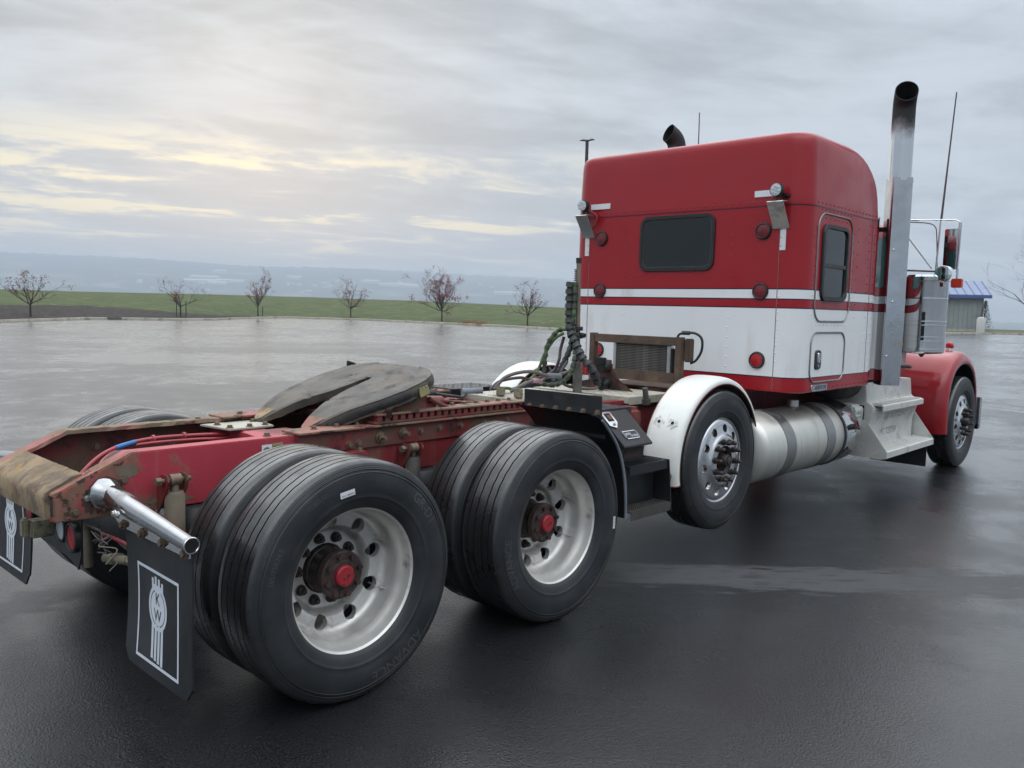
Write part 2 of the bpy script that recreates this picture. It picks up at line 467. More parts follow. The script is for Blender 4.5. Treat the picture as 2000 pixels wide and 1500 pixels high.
def asphalt_mat():
    m, t, b = new_mat('wet_asphalt')
    co = t.node('ShaderNodeTexCoord').outputs['Object']
    x, y, z = t.sep(co)
    grain = t.noise(co, 110, 3, 0.6)
    big = t.noise(co, 0.16, 6, 0.65, 0.8)
    mid = t.noise(co, 1.6, 5, 0.6)
    wet = t.ramp(t.math('ADD', t.math('MULTIPLY', big, 0.7), t.math('MULTIPLY', mid, 0.3)), 0.42, 0.60)
    # half-dry strip where the seam of the paving runs out from under the truck
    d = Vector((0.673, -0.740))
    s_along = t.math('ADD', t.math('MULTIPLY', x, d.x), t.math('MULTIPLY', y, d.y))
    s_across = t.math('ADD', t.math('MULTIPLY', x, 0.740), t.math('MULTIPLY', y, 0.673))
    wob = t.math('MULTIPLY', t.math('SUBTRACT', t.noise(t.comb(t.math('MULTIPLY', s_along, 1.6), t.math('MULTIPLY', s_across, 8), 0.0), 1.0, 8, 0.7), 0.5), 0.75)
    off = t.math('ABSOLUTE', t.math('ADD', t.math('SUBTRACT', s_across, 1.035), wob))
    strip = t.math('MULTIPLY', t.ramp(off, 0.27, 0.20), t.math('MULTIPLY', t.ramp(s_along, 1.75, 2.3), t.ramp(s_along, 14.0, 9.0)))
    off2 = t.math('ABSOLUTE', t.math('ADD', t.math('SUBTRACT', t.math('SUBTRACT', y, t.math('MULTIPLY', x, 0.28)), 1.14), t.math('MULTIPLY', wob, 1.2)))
    lit_edge = t.math('MULTIPLY', t.ramp(off2, 0.26, 0.10), t.ramp(x, 0.1, -0.5))  # paler band painted for the lit edge around the truck's shade
    dry = t.math('MULTIPLY', t.math('ADD', strip, t.math('MULTIPLY', lit_edge, 0.6), clamp=True), t.ramp(t.noise(t.comb(t.math('MULTIPLY', s_along, 4), t.math('MULTIPLY', s_across, 16), 2.0), 1.0, 7, 0.65), 0.34, 0.50, 0.25, 1.0))  # half-dry strip plus the painted lit edge
    base = t.mix(t.ramp(grain, 0.30, 0.72), (0.002, 0.0024, 0.003), (0.027, 0.029, 0.032))
    speck = t.ramp(t.noise(co, 210, 2), 0.66, 0.74)
    base = t.mix(t.math('MULTIPLY', speck, 0.8), base, (0.17, 0.17, 0.17))
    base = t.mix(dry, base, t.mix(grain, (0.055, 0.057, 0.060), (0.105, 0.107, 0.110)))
    t.put(b.inputs['Base Color'], base)
    rough = t.mix(wet, (0.36,) * 3, (0.21,) * 3)
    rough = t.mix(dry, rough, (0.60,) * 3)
    t.put(b.inputs['Roughness'], rough)
    b.inputs['Specular IOR Level'].default_value = 0.08
    # stone relief under a thin water film
    vor = t.node('ShaderNodeTexVoronoi')
    vor.feature = 'SMOOTH_F1'
    t.put(vor.inputs['Vector'], co)
    vor.inputs['Scale'].default_value = 125
    hgt = t.math('ADD', t.math('MULTIPLY', vor.outputs['Distance'], -0.9), t.math('MULTIPLY', t.noise(co, 150, 3, 0.7), 0.8))
    bn2 = t.node('ShaderNodeBump')
    bn2.inputs['Strength'].default_value = 0.10
    bn2.inputs['Distance'].default_value = 0.03
    t.put(bn2.inputs['Height'], t.noise(co, 0.9, 4, 0.55))
    bn = t.node('ShaderNodeBump')
    t.put(bn.inputs['Strength'], t.mix(wet, (0.95,) * 3, (0.75,) * 3))
    bn.inputs['Distance'].default_value = 0.006
    t.put(bn.inputs['Height'], hgt)
    t.l.new(bn2.outputs[0], bn.inputs['Normal'])
    t.put(b.inputs['Normal'], bn.outputs[0])
    bn3 = t.node('ShaderNodeBump')
    t.put(bn3.inputs['Strength'], t.mix(wet, (0.36,) * 3, (0.20,) * 3))
    bn3.inputs['Distance'].default_value = 0.006
    t.put(bn3.inputs['Height'], hgt)
    t.l.new(bn2.outputs[0], bn3.inputs['Normal'])
    t.put(b.inputs['Coat Weight'], t.math('MULTIPLY', t.math('SUBTRACT', 1.0, t.math('MULTIPLY', dry, 0.85)), t.ramp(wet, 0.0, 1.0, 0.72, 1.0)))
    t.put(b.inputs['Coat Roughness'], t.mix(wet, (0.21,) * 3, (0.12,) * 3))
    b.inputs['Coat IOR'].default_value = 1.45
    t.put(b.inputs['Coat Normal'], bn3.outputs[0])
    return m


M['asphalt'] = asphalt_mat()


def ground_mat(name, c1, c2, c3, s1, s2, bump=0.5, bs=30):
    m, t, b = new_mat(name)
    co = t.node('ShaderNodeTexCoord').outputs['Object']
    c = t.mix(t.ramp(t.noise(co, s1, 5, 0.6), 0.3, 0.7), c1, c2)
    c = t.mix(t.ramp(t.noise(co, s2, 5, 0.65), 0.52, 0.72), c, c3)
    t.put(b.inputs['Base Color'], c)
    b.inputs['Roughness'].default_value = 0.9
    b.inputs['Specular IOR Level'].default_value = 0.2
    bn = t.node('ShaderNodeBump')
    bn.inputs['Strength'].default_value = bump
    bn.inputs['Distance'].default_value = 0.05
    t.put(bn.inputs['Height'], t.noise(co, bs, 4, 0.7))
    t.put(b.inputs['Normal'], bn.outputs[0])
    return m


M['grass'] = ground_mat('wet_grass', (0.052, 0.072, 0.024), (0.080, 0.098, 0.036), (0.135, 0.135, 0.072), 0.45, 0.9)
M['mulch'] = ground_mat('bark_mulch', (0.022, 0.018, 0.015), (0.050, 0.041, 0.034), (0.10, 0.085, 0.07), 1.8, 3.0, 0.8, 12)
M['verge'] = ground_mat('brown_verge', (0.10, 0.085, 0.060), (0.14, 0.12, 0.085), (0.09, 0.10, 0.05), 0.4, 2.0)
M['hills'] = ground_mat('far_wooded_hills', (0.012, 0.022, 0.016), (0.055, 0.065, 0.045), (0.26, 0.25, 0.19), 0.010, 0.0045, 0.0)
M['concrete'] = surf('kerb_concrete', (0.42, 0.39, 0.32), 0.85, var=0.15, vscale=1.5, dirt=(0.20, 0.18, 0.15), dscale=1.0, dlo=0.5, dhi=0.7)
M['bark'] = surf('dark_bark', (0.045, 0.034, 0.030), 0.85, var=0.3)
M['bark_pale'] = surf('grey_brown_bark', (0.11, 0.095, 0.082), 0.85, var=0.3)
M['leaf_red'] = surf('dry_red_leaves', (0.17, 0.020, 0.026), 0.7, var=0.5, vscale=2.5, dirt=(0.12, 0.040, 0.018), dscale=1.6, dlo=0.45, dhi=0.6)
M['needle'] = surf('dark_needles', (0.022, 0.042, 0.022), 0.7, var=0.4, vscale=3)
M['dry_grass'] = surf('orange_dry_grass', (0.30, 0.13, 0.05), 0.85, var=0.3)
M['shed_wall'] = surf('grey_green_siding', (0.25, 0.28, 0.27), 0.6, var=0.08, vscale=0.6, dirt=(0.17, 0.18, 0.16), dscale=0.35, dlo=0.5, dhi=0.75)
M['shed_roof'] = surf('blue_metal_roof', (0.17, 0.215, 0.33), 0.40, 0.0, var=0.06, vscale=0.5)
M['shed_trim'] = surf('deep_blue_trim', (0.05, 0.09, 0.26), 0.45, var=0.05)
M['stake'] = surf('weathered_stake', (0.05, 0.042, 0.036), 0.85, var=0.2)
M['lamp_bronze'] = surf('dark_bronze_post', (0.045, 0.045, 0.05), 0.5, 0.3, var=0.1)
M['far_white'] = surf('pale_far_wall', (0.50, 0.50, 0.48), 0.8, var=0.05)
M['far_roof'] = surf('pale_far_roof', (0.48, 0.49, 0.50), 0.7, var=0.1)
M['far_grey'] = surf('grey_far_roof', (0.22, 0.22, 0.23), 0.8, var=0.1)


# ------------------------------------------------------------------ mesh helpers
class MB:
    def __init__(self):
        self.v, self.f, self.uv = [], [], None

    def add(self, vs_, fs):
        o = len(self.v)
        self.v += [tuple(p) for p in vs_]
        self.f += [tuple(i + o for i in q) for q in fs]
        return self

    def box(self, x0, x1, y0, y1, z0, z1):
        v = [(x, y, z) for x in (x0, x1) for y in (y0, y1) for z in (z0, z1)]
        return self.add(v, [(0, 1, 3, 2), (4, 6, 7, 5), (0, 4, 5, 1), (2, 3, 7, 6), (0, 2, 6, 4), (1, 5, 7, 3)])

    def obox(self, c, s, rot):
        c = Vector(c)
        hx, hy, hz = s[0] / 2, s[1] / 2, s[2] / 2
        v = [c + rot @ Vector((x, y, z)) for x in (-hx, hx) for y in (-hy, hy) for z in (-hz, hz)]
        return self.add(v, [(0, 1, 3, 2), (4, 6, 7, 5), (0, 4, 5, 1), (2, 3, 7, 6), (0, 2, 6, 4), (1, 5, 7, 3)])

    def prism(self, poly, axis, a, b):
        def mk(p, t):
            return {'x': (t, p[0], p[1]), 'y': (p[0], t, p[1]), 'z': (p[0], p[1], t)}[axis]
        n = len(poly)
        v = [mk(p, a) for p in poly] + [mk(p, b) for p in poly]
        fs = [tuple(range(n)), tuple(range(2 * n - 1, n - 1, -1))]
        fs += [(i, i + n, (i + 1) % n + n, (i + 1) % n) for i in range(n)]
        return self.add(v, fs)

    def cyl(self, p0, p1, r0, r1=None, n=16, cap=True):
        p0, p1 = Vector(p0), Vector(p1)
        r1 = r0 if r1 is None else r1
        d = (p1 - p0).normalized()
        a = d.orthogonal().normalized()
        b = d.cross(a)
        v = []
        for p, r in ((p0, r0), (p1, r1)):
            v += [p + a * (r * cos(2 * pi * i / n)) + b * (r * sin(2 * pi * i / n)) for i in range(n)]
        fs = [(i, (i + 1) % n, (i + 1) % n + n, i + n) for i in range(n)]
        if cap:
            fs += [tuple(range(n - 1, -1, -1)), tuple(range(n, 2 * n))]
        return self.add(v, fs)

    def tube(self, path, r, n=8, closed=False):
        P = [Vector(p) for p in path]
        m = len(P)
        rs = r if isinstance(r, (list, tuple)) else [r] * m
        T = []
        for i in range(m):
            if closed:
                t = P[(i + 1) % m] - P[i - 1]
            else:
                t = P[min(i + 1, m - 1)] - P[max(i - 1, 0)]
            T.append(t.normalized() if t.length > 1e-9 else Vector((0, 0, 1)))
        nrm = T[0].orthogonal().normalized()
        v = []
        for i in range(m):
            nrm = (nrm - T[i] * nrm.dot(T[i]))
            nrm = nrm.normalized() if nrm.length > 1e-6 else T[i].orthogonal().normalized()
            bi = T[i].cross(nrm)
            v += [P[i] + (nrm * cos(2 * pi * k / n) + bi * sin(2 * pi * k / n)) * rs[i] for k in range(n)]
        fs = []
        for i in range(m if closed else m - 1):
            j = (i + 1) % m
            fs += [(i * n + k, i * n + (k + 1) % n, j * n + (k + 1) % n, j * n + k) for k in range(n)]
        if not closed:
            fs += [tuple(range(n - 1, -1, -1)), tuple(range((m - 1) * n, m * n))]
        return self.add(v, fs)

    def lathe(self, prof, n=48, axis='y', c=(0, 0, 0), closed=False, caps=False):
        """prof: (a, r) with a along the axis"""
        v = []
        m = len(prof)
        for i in range(n):
            t = 2 * pi * i / n
            for a, r in prof:
                q = {'y': (r * cos(t), a, r * sin(t)), 'x': (a, r * cos(t), r * sin(t)), 'z': (r * cos(t), r * sin(t), a)}[axis]
                v.append((q[0] + c[0], q[1] + c[1], q[2] + c[2]))
        fs = []
        for i in range(n):
            j = (i + 1) % n
            for k in range(m if closed else m - 1):
                l = (k + 1) % m
                fs.append((i * m + k, i * m + l, j * m + l, j * m + k))
        if caps:
            fs.append(tuple(i * m for i in range(n)))
            fs.append(tuple(i * m + m - 1 for i in range(n)))
        return self.add(v, fs)

    def grid(self, rows, wrap=False):
        m = len(rows[0])
        v = [p for r in rows for p in r]
        fs = []
        for i in range(len(rows) - 1):
            for k in range(m if wrap else m - 1):
                l = (k + 1) % m
                fs.append((i * m + k, i * m + l, (i + 1) * m + l, (i + 1) * m + k))
        return self.add(v, fs)

    def mesh(self, name, smooth=40, bevel=0.0, seg=2):
        me = bpy.data.meshes.new(name)
        me.from_pydata([tuple(p) for p in self.v], [], self.f)
        bm = bmesh.new()
        bm.from_mesh(me)
        bmesh.ops.recalc_face_normals(bm, faces=bm.faces)
        if bevel:
            ed = [e for e in bm.edges if e.is_manifold and e.calc_face_angle(0) > radians(35)]
            bmesh.ops.bevel(bm, geom=ed, offset=bevel, segments=seg, affect='EDGES', clamp_overlap=True)
        bm.to_mesh(me)
        bm.free()
        if smooth:
            me.polygons.foreach_set('use_smooth', [True] * len(me.polygons))
            me.set_sharp_from_angle(angle=radians(smooth))
        me.update()
        return me


def link(name, me, mat=None, parent=None, loc=None, rot=None):
    o = bpy.data.objects.new(name, me)
    if mat is not None and me is not None and not me.materials:
        me.materials.append(mat if not isinstance(mat, str) else M[mat])
    if loc is not None:
        o.location = loc
    if rot is not None:
        o.rotation_euler = rot
    COL.objects.link(o)
    if parent is not None:
        o.parent = parent
        if parent.type == 'EMPTY':
            o.matrix_parent_inverse = Matrix.Translation(-parent.location)
    return o


def part(name, mb, mat, parent, smooth=40, bevel=0.0, seg=2):
    return link(name, mb.mesh(name, smooth, bevel, seg), mat, parent)


def thing(name, label, cat, loc=(0, 0, 0), group=None):
    o = bpy.data.objects.new(name, None)
    o.location = loc
    o.empty_display_size = 0.2
    COL.objects.link(o)
    tag(o, label, cat, group)
    return o


def tag(o, label, cat, group=None):
    o['label'] = label
    o['category'] = cat
    if group:
        o['group'] = group


def struct(name, mb, mat, smooth=40):
    o = link(name, mb.mesh(name, smooth), mat)
    o['kind'] = 'structure'
    return o


def bez(pts, n=10):
    """smooth path through points"""
    P = [Vector(p) for p in pts]
    P = [P[0] * 2 - P[1]] + P + [P[-1] * 2 - P[-2]]
    out = []
    for i in range(1, len(P) - 2):
        a, b, c, d = P[i - 1:i + 3]
        for k in range(n):
            t = k / n
            out.append(0.5 * ((2 * b) + (c - a) * t + (2 * a - 5 * b + 4 * c - d) * t * t + (3 * b - a - 3 * c + d) * t ** 3))
    out.append(P[-2])
    return out


def rrect(x0, x1, z0, z1, r, n=6):
    pts = []
    for cx, cz, a0 in ((x1 - r, z1 - r, 0), (x0 + r, z1 - r, 90), (x0 + r, z0 + r, 180), (x1 - r, z0 + r, 270)):
        for i in range(n + 1):
            a = radians(a0 + 90 * i / n)
            pts.append((cx + r * cos(a), cz + r * sin(a)))
    return pts


def text_geo(s, size, ext=0.0):
    cu = bpy.data.curves.new('text', 'FONT')
    cu.body = s
    cu.size = size
    cu.extrude = ext
    cu.align_x = 'CENTER'
    cu.align_y = 'CENTER'
    cu.resolution_u = 3
    o = bpy.data.objects.new('text', cu)
    COL.objects.link(o)
    dg = bpy.context.evaluated_depsgraph_get()
    dg.update()
    me = bpy.data.meshes.new_from_object(o.evaluated_get(dg))
    vs_ = [v.co.copy() for v in me.vertices]
    fs = [tuple(p.vertices) for p in me.polygons]
    bpy.data.objects.remove(o)
    bpy.data.curves.remove(cu)
    bpy.data.meshes.remove(me)
    return vs_, fs


def put_text(mb, s, size, origin, u, v, w=None, ext=0.0, sx=1.0):
    u, v = Vector(u), Vector(v)
    w = u.cross(v)
    vs_, fs = text_geo(s, size, ext)
    o = Vector(origin)
    mb.add([o + u * (p.x * sx) + v * p.y + w * p.z for p in vs_], fs)


def hexbolt_mesh(name, r, h, washer=True):
    mb = MB()
    mb.cyl((0, 0, -0.002), (0, 0, h), r, r * 0.96, 6)
    if washer:
        mb.cyl((0, 0, -0.004), (0, 0, h * 0.22), r * 1.45, None, 12)
    return mb.mesh(name, 30)


BOLT = hexbolt_mesh('bolt', 0.014, 0.016)
BOLT.materials.append(M['bolt'])
BOLT_S = hexbolt_mesh('bolt', 0.010, 0.010)
BOLT_S.materials.append(M['bolt_bright'])
BOLT_T = hexbolt_mesh('bolt', 0.007, 0.007, False)
BOLT_T.materials.append(M['bolt'])
BOLT_BIG = MB().cyl((0, 0, -0.002), (0, 0, 0.022), 0.022, 0.021, 6).cyl((0, 0, 0.0), (0, 0, 0.008), 0.03, None, 12).cyl((0, 0, 0.02), (0, 0, 0.06), 0.011, None, 8).mesh('bolt', 30)
BOLT_BIG.materials.append(M['bolt'])


def bolt(p, d, parent, me=None, name='bolt'):
    o = link(name, me or BOLT, None, parent, loc=p)
    o.rotation_euler = Vector(d).to_track_quat('Z', 'Y').to_euler()
    if parent.type == 'EMPTY':
        o.matrix_parent_inverse = Matrix.Translation(-parent.location)
    return o


# ================================================================== the setting
def ground_hit(px, py, z=0.0):
    d = ray(px, py)
    s = (z - CAM.z) / d.z
    return CAM + d * s


KERB_PX = [(-250, 655), (-100, 638), (0, 630.5), (90, 627), (165, 624.5), (232, 625), (350, 626), (420, 625.5), (490, 622.5), (560, 621.5),
           (700, 625.5), (862, 633), (1033, 641.5), (1086, 645), (1300, 650), (1600, 651.5), (1835, 652), (1920, 652.5), (2000, 654.5), (2200, 660)]
KT = []
for q in KERB_PX:
    g_ = ground_hit(*q)
    KT.append((atan2(g_.y - CAM.y, g_.x - CAM.x), hypot(g_.x - CAM.x, g_.y - CAM.y)))
KT = sorted(KT)


def lerp_tab(tab, a):
    if a <= tab[0][0]:
        return tab[0][1]
    for (a0, v0), (a1, v1) in zip(tab, tab[1:]):
        if a <= a1:
            return v0 + (v1 - v0) * (a - a0) / (a1 - a0)
    return tab[-1][1]


def dk(a):
    """distance of the kerb, measured from the spot where the photograph was taken"""
    return lerp_tab(KT, a)


CREST = [(radians(5), 0.12), (radians(22), 0.12), (radians(32), 1.2), (radians(40.3), 2.0), (radians(50), 2.5), (radians(58), 2.7),
         (radians(68), 2.45), (radians(75), 2.35), (radians(95), 2.2), (radians(120), 1.0)]
RIDGE = [(radians(-40), -0.35), (radians(10), -0.15), (radians(16), -0.05), (radians(26), 0.9), (radians(34), 1.7), (radians(40), 2.04), (radians(50.2), 2.27), (radians(55), 2.36),
         (radians(60.8), 2.28), (radians(67.7), 2.50), (radians(74.5), 2.47), (radians(90), 2.2), (radians(130), 1.0)]


def sstep(t):
    t = max(0.0, min(1.0, t))
    return t * t * (3 - 2 * t)


def terrain(a, d):
    k = dk(a)
    s = d - k
    zc = lerp_tab(CREST, a)
    if s < 0.4:
        return 0.12
    if s <= 45:
        t = s / 45
        return 0.12 + (zc - 0.12) * (1 - (1 - t) ** 1.8)
    if s <= 900:
        t = (s - 45) / 855
        return zc + (-60 - zc) * (0.6 * t * t * (3 - 2 * t) + 0.4 * t * t)
    d0, d1 = 2300.0, 5000.0
    wob = mnoise.noise(Vector((a * 9, d * 0.0009, 1.3)))
    if d <= d0:
        return -60 + 4 * wob
    ridge = CAM.z + d1 * tan(radians(lerp_tab(RIDGE, a)))
    t = (d - d0) / (d1 - d0)
    z = -60 + (ridge + 60) * (sstep(t) * 0.65 + 0.35 * t) if t <= 1 else ridge - 30 * (t - 1)
    z += 16 * wob * sstep(t * 1.5) * max(0.0, 1 - abs(t - 0.5) * 2)
    if 0.93 < t < 1.06:
        z += 8 * mnoise.noise(Vector((a * 120, 3.1, 0))) + 11.0 * abs(mnoise.noise(Vector((a * 420, 7.7, 0))))
    return z


def polar(a, d, z):
    return (CAM.x + d * cos(a), CAM.y + d * sin(a), z)


A0, A1 = radians(-6), radians(92)
AZ = []
a_ = radians(8)
while a_ < radians(79):
    AZ.append(a_)
    a_ += radians(0.16)
wide = [radians(x) for x in range(-178, 8, 6)] + AZ + [radians(x) for x in range(80, 182, 6)]

# parking lot: one wet asphalt sheet out to the kerb, finer near the truck
lot = MB()
rings = [0.0, 2, 4, 7, 11, 16, 24, 36]
rows = []
full = wide
for r_ in rings[1:] + [None]:
    rows.append([polar(a, (dk(a) + 0.05 if r_ is None else r_), 0.0) for a in full])
lot.grid(rows, wrap=True)
lot.add([(CAM.x, CAM.y, 0)] + rows[0], [(0, i + 1, (i + 1) % len(full) + 1) for i in range(len(full))])
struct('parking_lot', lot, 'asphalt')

# kerb with the break where the mulch spills out
GAP0, GAP1 = px_az(234, 624), px_az(213, 624)
kerb_az = [a for a in AZ if radians(8) < a < radians(79)]


def kerb_run(azs):
    mb = MB()
    prof = [(0.0, -0.02), (0.02, 0.165), (0.05, 0.185), (0.24, 0.19), (0.27, 0.17), (0.28, -0.02)]
    rows_ = []
    n = len(azs)
    for i, a in enumerate(azs):
        e = min(i, n - 1 - i)
        f = 1.0
        rows_.append([polar(a, dk(a) + u * 1.0, z * f) for u, z in prof])
    return mb.grid(rows_)


left_run = [a for a in kerb_az if a > GAP1]
right_run = [a for a in kerb_az if a < GAP0]
struct('kerb', kerb_run(left_run), 'concrete')
struct('kerb', kerb_run(right_run), 'concrete')

NEAR = [0.26, 2, 4, 7, 10, 14, 19, 25, 31, 38, 45, 52, 60, 75, 100, 150]
berm = MB()
rows = [[polar(a, dk(a) + s, terrain(a, dk(a) + s)) for a in full] for s in NEAR]
berm.grid(rows, wrap=True)
struct('grass_berm', berm, 'grass', 60)

bed = MB()
bed_az = [a for a in AZ if a > px_az(560, 615)]
rows = []
for s in (0.27, 1.5, 3, 5, 7, 9, 11):
    row = []
    for a in bed_az:
        w = 11.0 * sstep((a - bed_az[0]) / (radians(73) - bed_az[0]) * 1.05) * (0.93 + 0.14 * mnoise.noise(Vector((a * 60, 0, 0)))) + 0.28
        ss = min(s / 11.0 * w, w) if s > 0.3 else 0.27
        row.append(polar(a, dk(a) + ss, terrain(a, dk(a) + ss) + 0.03))
    rows.append(row)
bed.grid(rows)
struct('mulch_bed', bed, 'mulch')

verge = MB()
v_az = [a for a in AZ if a < px_az(1500, 640)]
rows = [[polar(a, dk(a) + s, terrain(a, dk(a) + s) + 0.02) for a in v_az] for s in (0.25, 4, 9, 14, 24)]
verge.grid(rows)
struct('verge', verge, 'verge')

FAR = [150, 220, 320, 450, 620, 900, 1300, 1800, 2300, 2700, 3100, 3500, 3900, 4200, 4450, 4650, 4800, 4900, 4960, 5000, 5040, 5100, 5300, 5600]
hill = MB()
rows = [[polar(a, (dk(a) + 150 if d == 150 else d), terrain(a, dk(a) + 150 if d == 150 else d)) for a in full] for d in FAR]
hill.grid(rows, wrap=True)
struct('hills', hill, 'hills', 60)

# haze: even pale air round everything
hz = MB().box(-6200, 6200, -6200, 6200, -66, 262)
haze = link('haze', hz.mesh('haze', 0))
haze['kind'] = 'stuff'
hm = bpy.data.materials.new('haze_air')
hm.use_nodes = True
ht = NT(hm.node_tree)
for n_ in list(ht.n):
    ht.n.remove(n_)
ho = ht.node('ShaderNodeOutputMaterial')
pv = ht.node('ShaderNodeVolumePrincipled')
pv.inputs['Color'].default_value = (0.76, 0.87, 1.0, 1)
pv.inputs['Density'].default_value = 0.00045
pv.inputs['Anisotropy'].default_value = 0.2
ht.l.new(pv.outputs[0], ho.inputs['Volume'])
haze.data.materials.append(hm)


def far_hit(px, py):
    d = ray(px, py)
    a = atan2(d.y, d.x)
    el = d.z / hypot(d.x, d.y)
    s = 1200.0
    while s < 5200:
        if CAM.z + el * s <= terrain(a, s):
            return a, s
        s += 15
    return a, None


def far_building(px, py, length, height, deep, roof, label, kind):
    a, s = far_hit(px, py)
    if s is None:
        return
    z = terrain(a, s)
    t = thing(kind, label, 'building', polar(a, s, z - 1), 'pale buildings on the hazy hillside')
    u = Vector((-sin(a), cos(a), 0))
    w = Vector((cos(a), sin(a), 0))
    rot = Matrix((u, w, Vector((0, 0, 1)))).transposed()
    c = Vector(polar(a, s, z))
    body = MB().obox(c + Vector((0, 0, height / 2 - 1)), (length, deep, height + 2), rot)
    part('wall', body, 'far_white', t, 0)
    hl, hd, top = length / 2 + 1, deep / 2 + 1, height
    pts = [c + rot @ Vector(p) for p in ((-hl, -hd, top), (hl, -hd, top), (hl, hd, top), (-hl, hd, top), (-hl, 0, top + deep * 0.22), (hl, 0, top + deep * 0.22))]
    part('roof', MB().add(pts, [(0, 1, 5, 4), (2, 3, 4, 5), (0, 4, 3), (1, 2, 5), (0, 3, 2, 1)]), roof, t, 0)


BARN = 'long pale roofed shed low on the hazy far hillside'
HOUSE = 'tiny pale house among trees on the hazy far hillside'
for px, py, L in ((400, 545, 120), (393, 552, 130), (450, 552, 110), (425, 557, 70), (775, 560, 150), (800, 562, 80), (725, 553, 70), (990, 576, 110), (430, 533, 60), (575, 545, 60)):
    far_building(px, py, L, 9, 26, 'far_roof', BARN, 'far_shed')
hr = random.Random(5)
for i in range(34):
    px = hr.choice([hr.uniform(150, 560), hr.uniform(560, 840), hr.uniform(900, 1110), hr.uniform(560, 660)])
    far_building(px, hr.uniform(548, 574) + px * 0.012 - 6, hr.uniform(12, 22), hr.uniform(5, 8), hr.uniform(9, 13), hr.choice(['far_roof', 'far_grey', 'far_white']), HOUSE, 'far_house')


# ------------------------------------------------------------------ trees
def bare_tree(name, label, base, height, spread, seed, leaves, bark='bark', trunk_h=0.28, limbs=7, levels=4, r0=0.07, lean=0.0, group=None, leaf=0.065, droop=0.0):
    rnd = random.Random(seed)
    t = thing(name, label, 'tree', base, group)
    base = Vector(base)
    wood, twig, lf = MB(), MB(), MB()
    fork = base + Vector((lean * 0.1, lean * 0.1, height * trunk_h))
    wood.tube([base - Vector((0, 0, 0.1)), base + (fork - base) * 0.5 + Vector((rnd.uniform(-.03, .03), 0, 0)), fork], [r0 * 1.15, r0, r0 * 0.85], 8)

    def leafcluster(p, n, rad):
        for _ in range(n):
            c = p + Vector((rnd.gauss(0, rad), rnd.gauss(0, rad), rnd.gauss(0, rad)))
            a = Vector((rnd.uniform(-1, 1), rnd.uniform(-1, 1), rnd.uniform(-1, 1))).normalized() * leaf * rnd.uniform(0.6, 1.3)
            b = a.orthogonal().normalized() * leaf * rnd.uniform(0.4, 0.8)
            lf.add([c - a, c + b, c + a, c - b], [(0, 1, 2, 3)])

    def grow(p, d, length, r, lev):
        n = 4
        path, rs = [p], [r]
        q = p.copy()
        dd = d.copy()
        for i in range(n):
            dd = (dd + Vector((rnd.uniform(-1, 1), rnd.uniform(-1, 1), rnd.uniform(-.5, .8) - droop * lev)) * 0.26).normalized()
            q = q + dd * (length / n)
            path.append(q.copy())
            rs.append(max(0.004, r * (1 - 0.6 * (i + 1) / n)))
        (wood if lev < 2 else twig).tube(path, rs, 6 if lev < 2 else 4)
        if lev >= levels - 1:
            if rnd.random() < leaves:
                leafcluster(path[-1], rnd.randint(3, 8), 0.10)
            if rnd.random() < leaves * 0.7:
                leafcluster(path[2], rnd.randint(2, 6), 0.09)
            return
        for k in range(rnd.randint(2, 4) if lev else 4):
            i = rnd.randint(1, n)
            nd = (dd + Vector((rnd.uniform(-1, 1), rnd.uniform(-1, 1), rnd.uniform(-0.5, 0.9))) * 0.85).normalized()
            grow(path[i], nd, length * rnd.uniform(0.42, 0.72), rs[i] * 0.72, lev + 1)

    for k in range(limbs):
        a = 2 * pi * k / limbs + rnd.uniform(-.4, .4)
        el = rnd.uniform(0.25, 1.25) if k else 1.45
        d = Vector((cos(a) * cos(el), sin(a) * cos(el), sin(el)))
        L = (spread * 0.5 * cos(el) + height * (1 - trunk_h) * sin(el)) * rnd.uniform(0.40, 0.62)
        grow(fork - Vector((0, 0, rnd.uniform(0, height * 0.06))), d, L, r0 * 0.55, 0)
    part('trunk', wood, bark, t)
    crown = part('crown', twig, bark, t)
    if lf.v:
        part('leaves', lf, 'leaf_red', crown, 0)['kind'] = 'stuff'
    return t


def on_berm(px, beyond):
    a = px_az(px, 615)
    d = dk(a) + beyond
    return polar(a, d, terrain(a, d)), d


TREES = [(60, 3.3, 4.6, 0.22, 3, 6, 'nearly bare crabapple tree spreading wide over dark mulch', 1.7),
         (353, 3.8, 3.0, 0.14, 8, 5, 'small sparse crabapple tree tied between two stakes', 1.2),
         (504, 4.1, 3.7, 0.4, 21, 7, 'small crabapple tree with red leaves beside one short stake', 1.4),
         (685, 4.25, 4.2, 0.35, 17, 7, 'lopsided crabapple tree with low drooping branches on the grass', 1.4),
         (863, 4.35, 5.6, 1.3, 5, 12, 'fullest crabapple tree thick with dry red leaves', 1.2),
         (1031, 3.5, 4.6, 0.22, 31, 9, 'bare fan shaped crabapple tree on the grass nearest the truck hoses', 1.2)]
for px, h_, sp_, lv, sd, lb, lab, by in TREES:
    p_, d_ = on_berm(px, by)
    bare_tree('crabapple_tree', lab, p_, h_, sp_, sd, lv, limbs=lb, trunk_h=0.27, group='crabapple trees along the kerb')


def stake(px, beyond, h, label, tie=None):
    p_, d_ = on_berm(px, beyond)
    t = thing('tree_stake', label, 'stake', p_, 'stakes beside the young trees')
    p_ = Vector(p_)
    part('post', MB().cyl(p_ - Vector((0, 0, 0.1)), p_ + Vector((0, 0, h)), 0.045, 0.04, 8), 'stake', t)
    if tie:
        q_, _ = on_berm(tie, beyond)
        q_ = Vector(q_)
        part('tie', MB().tube([p_ + Vector((0, 0, h - .05)), (p_ + q_) / 2 + Vector((0, 0, h - .12)), q_ + Vector((0, 0, h - .2))], 0.022, 6), 'stake', t)


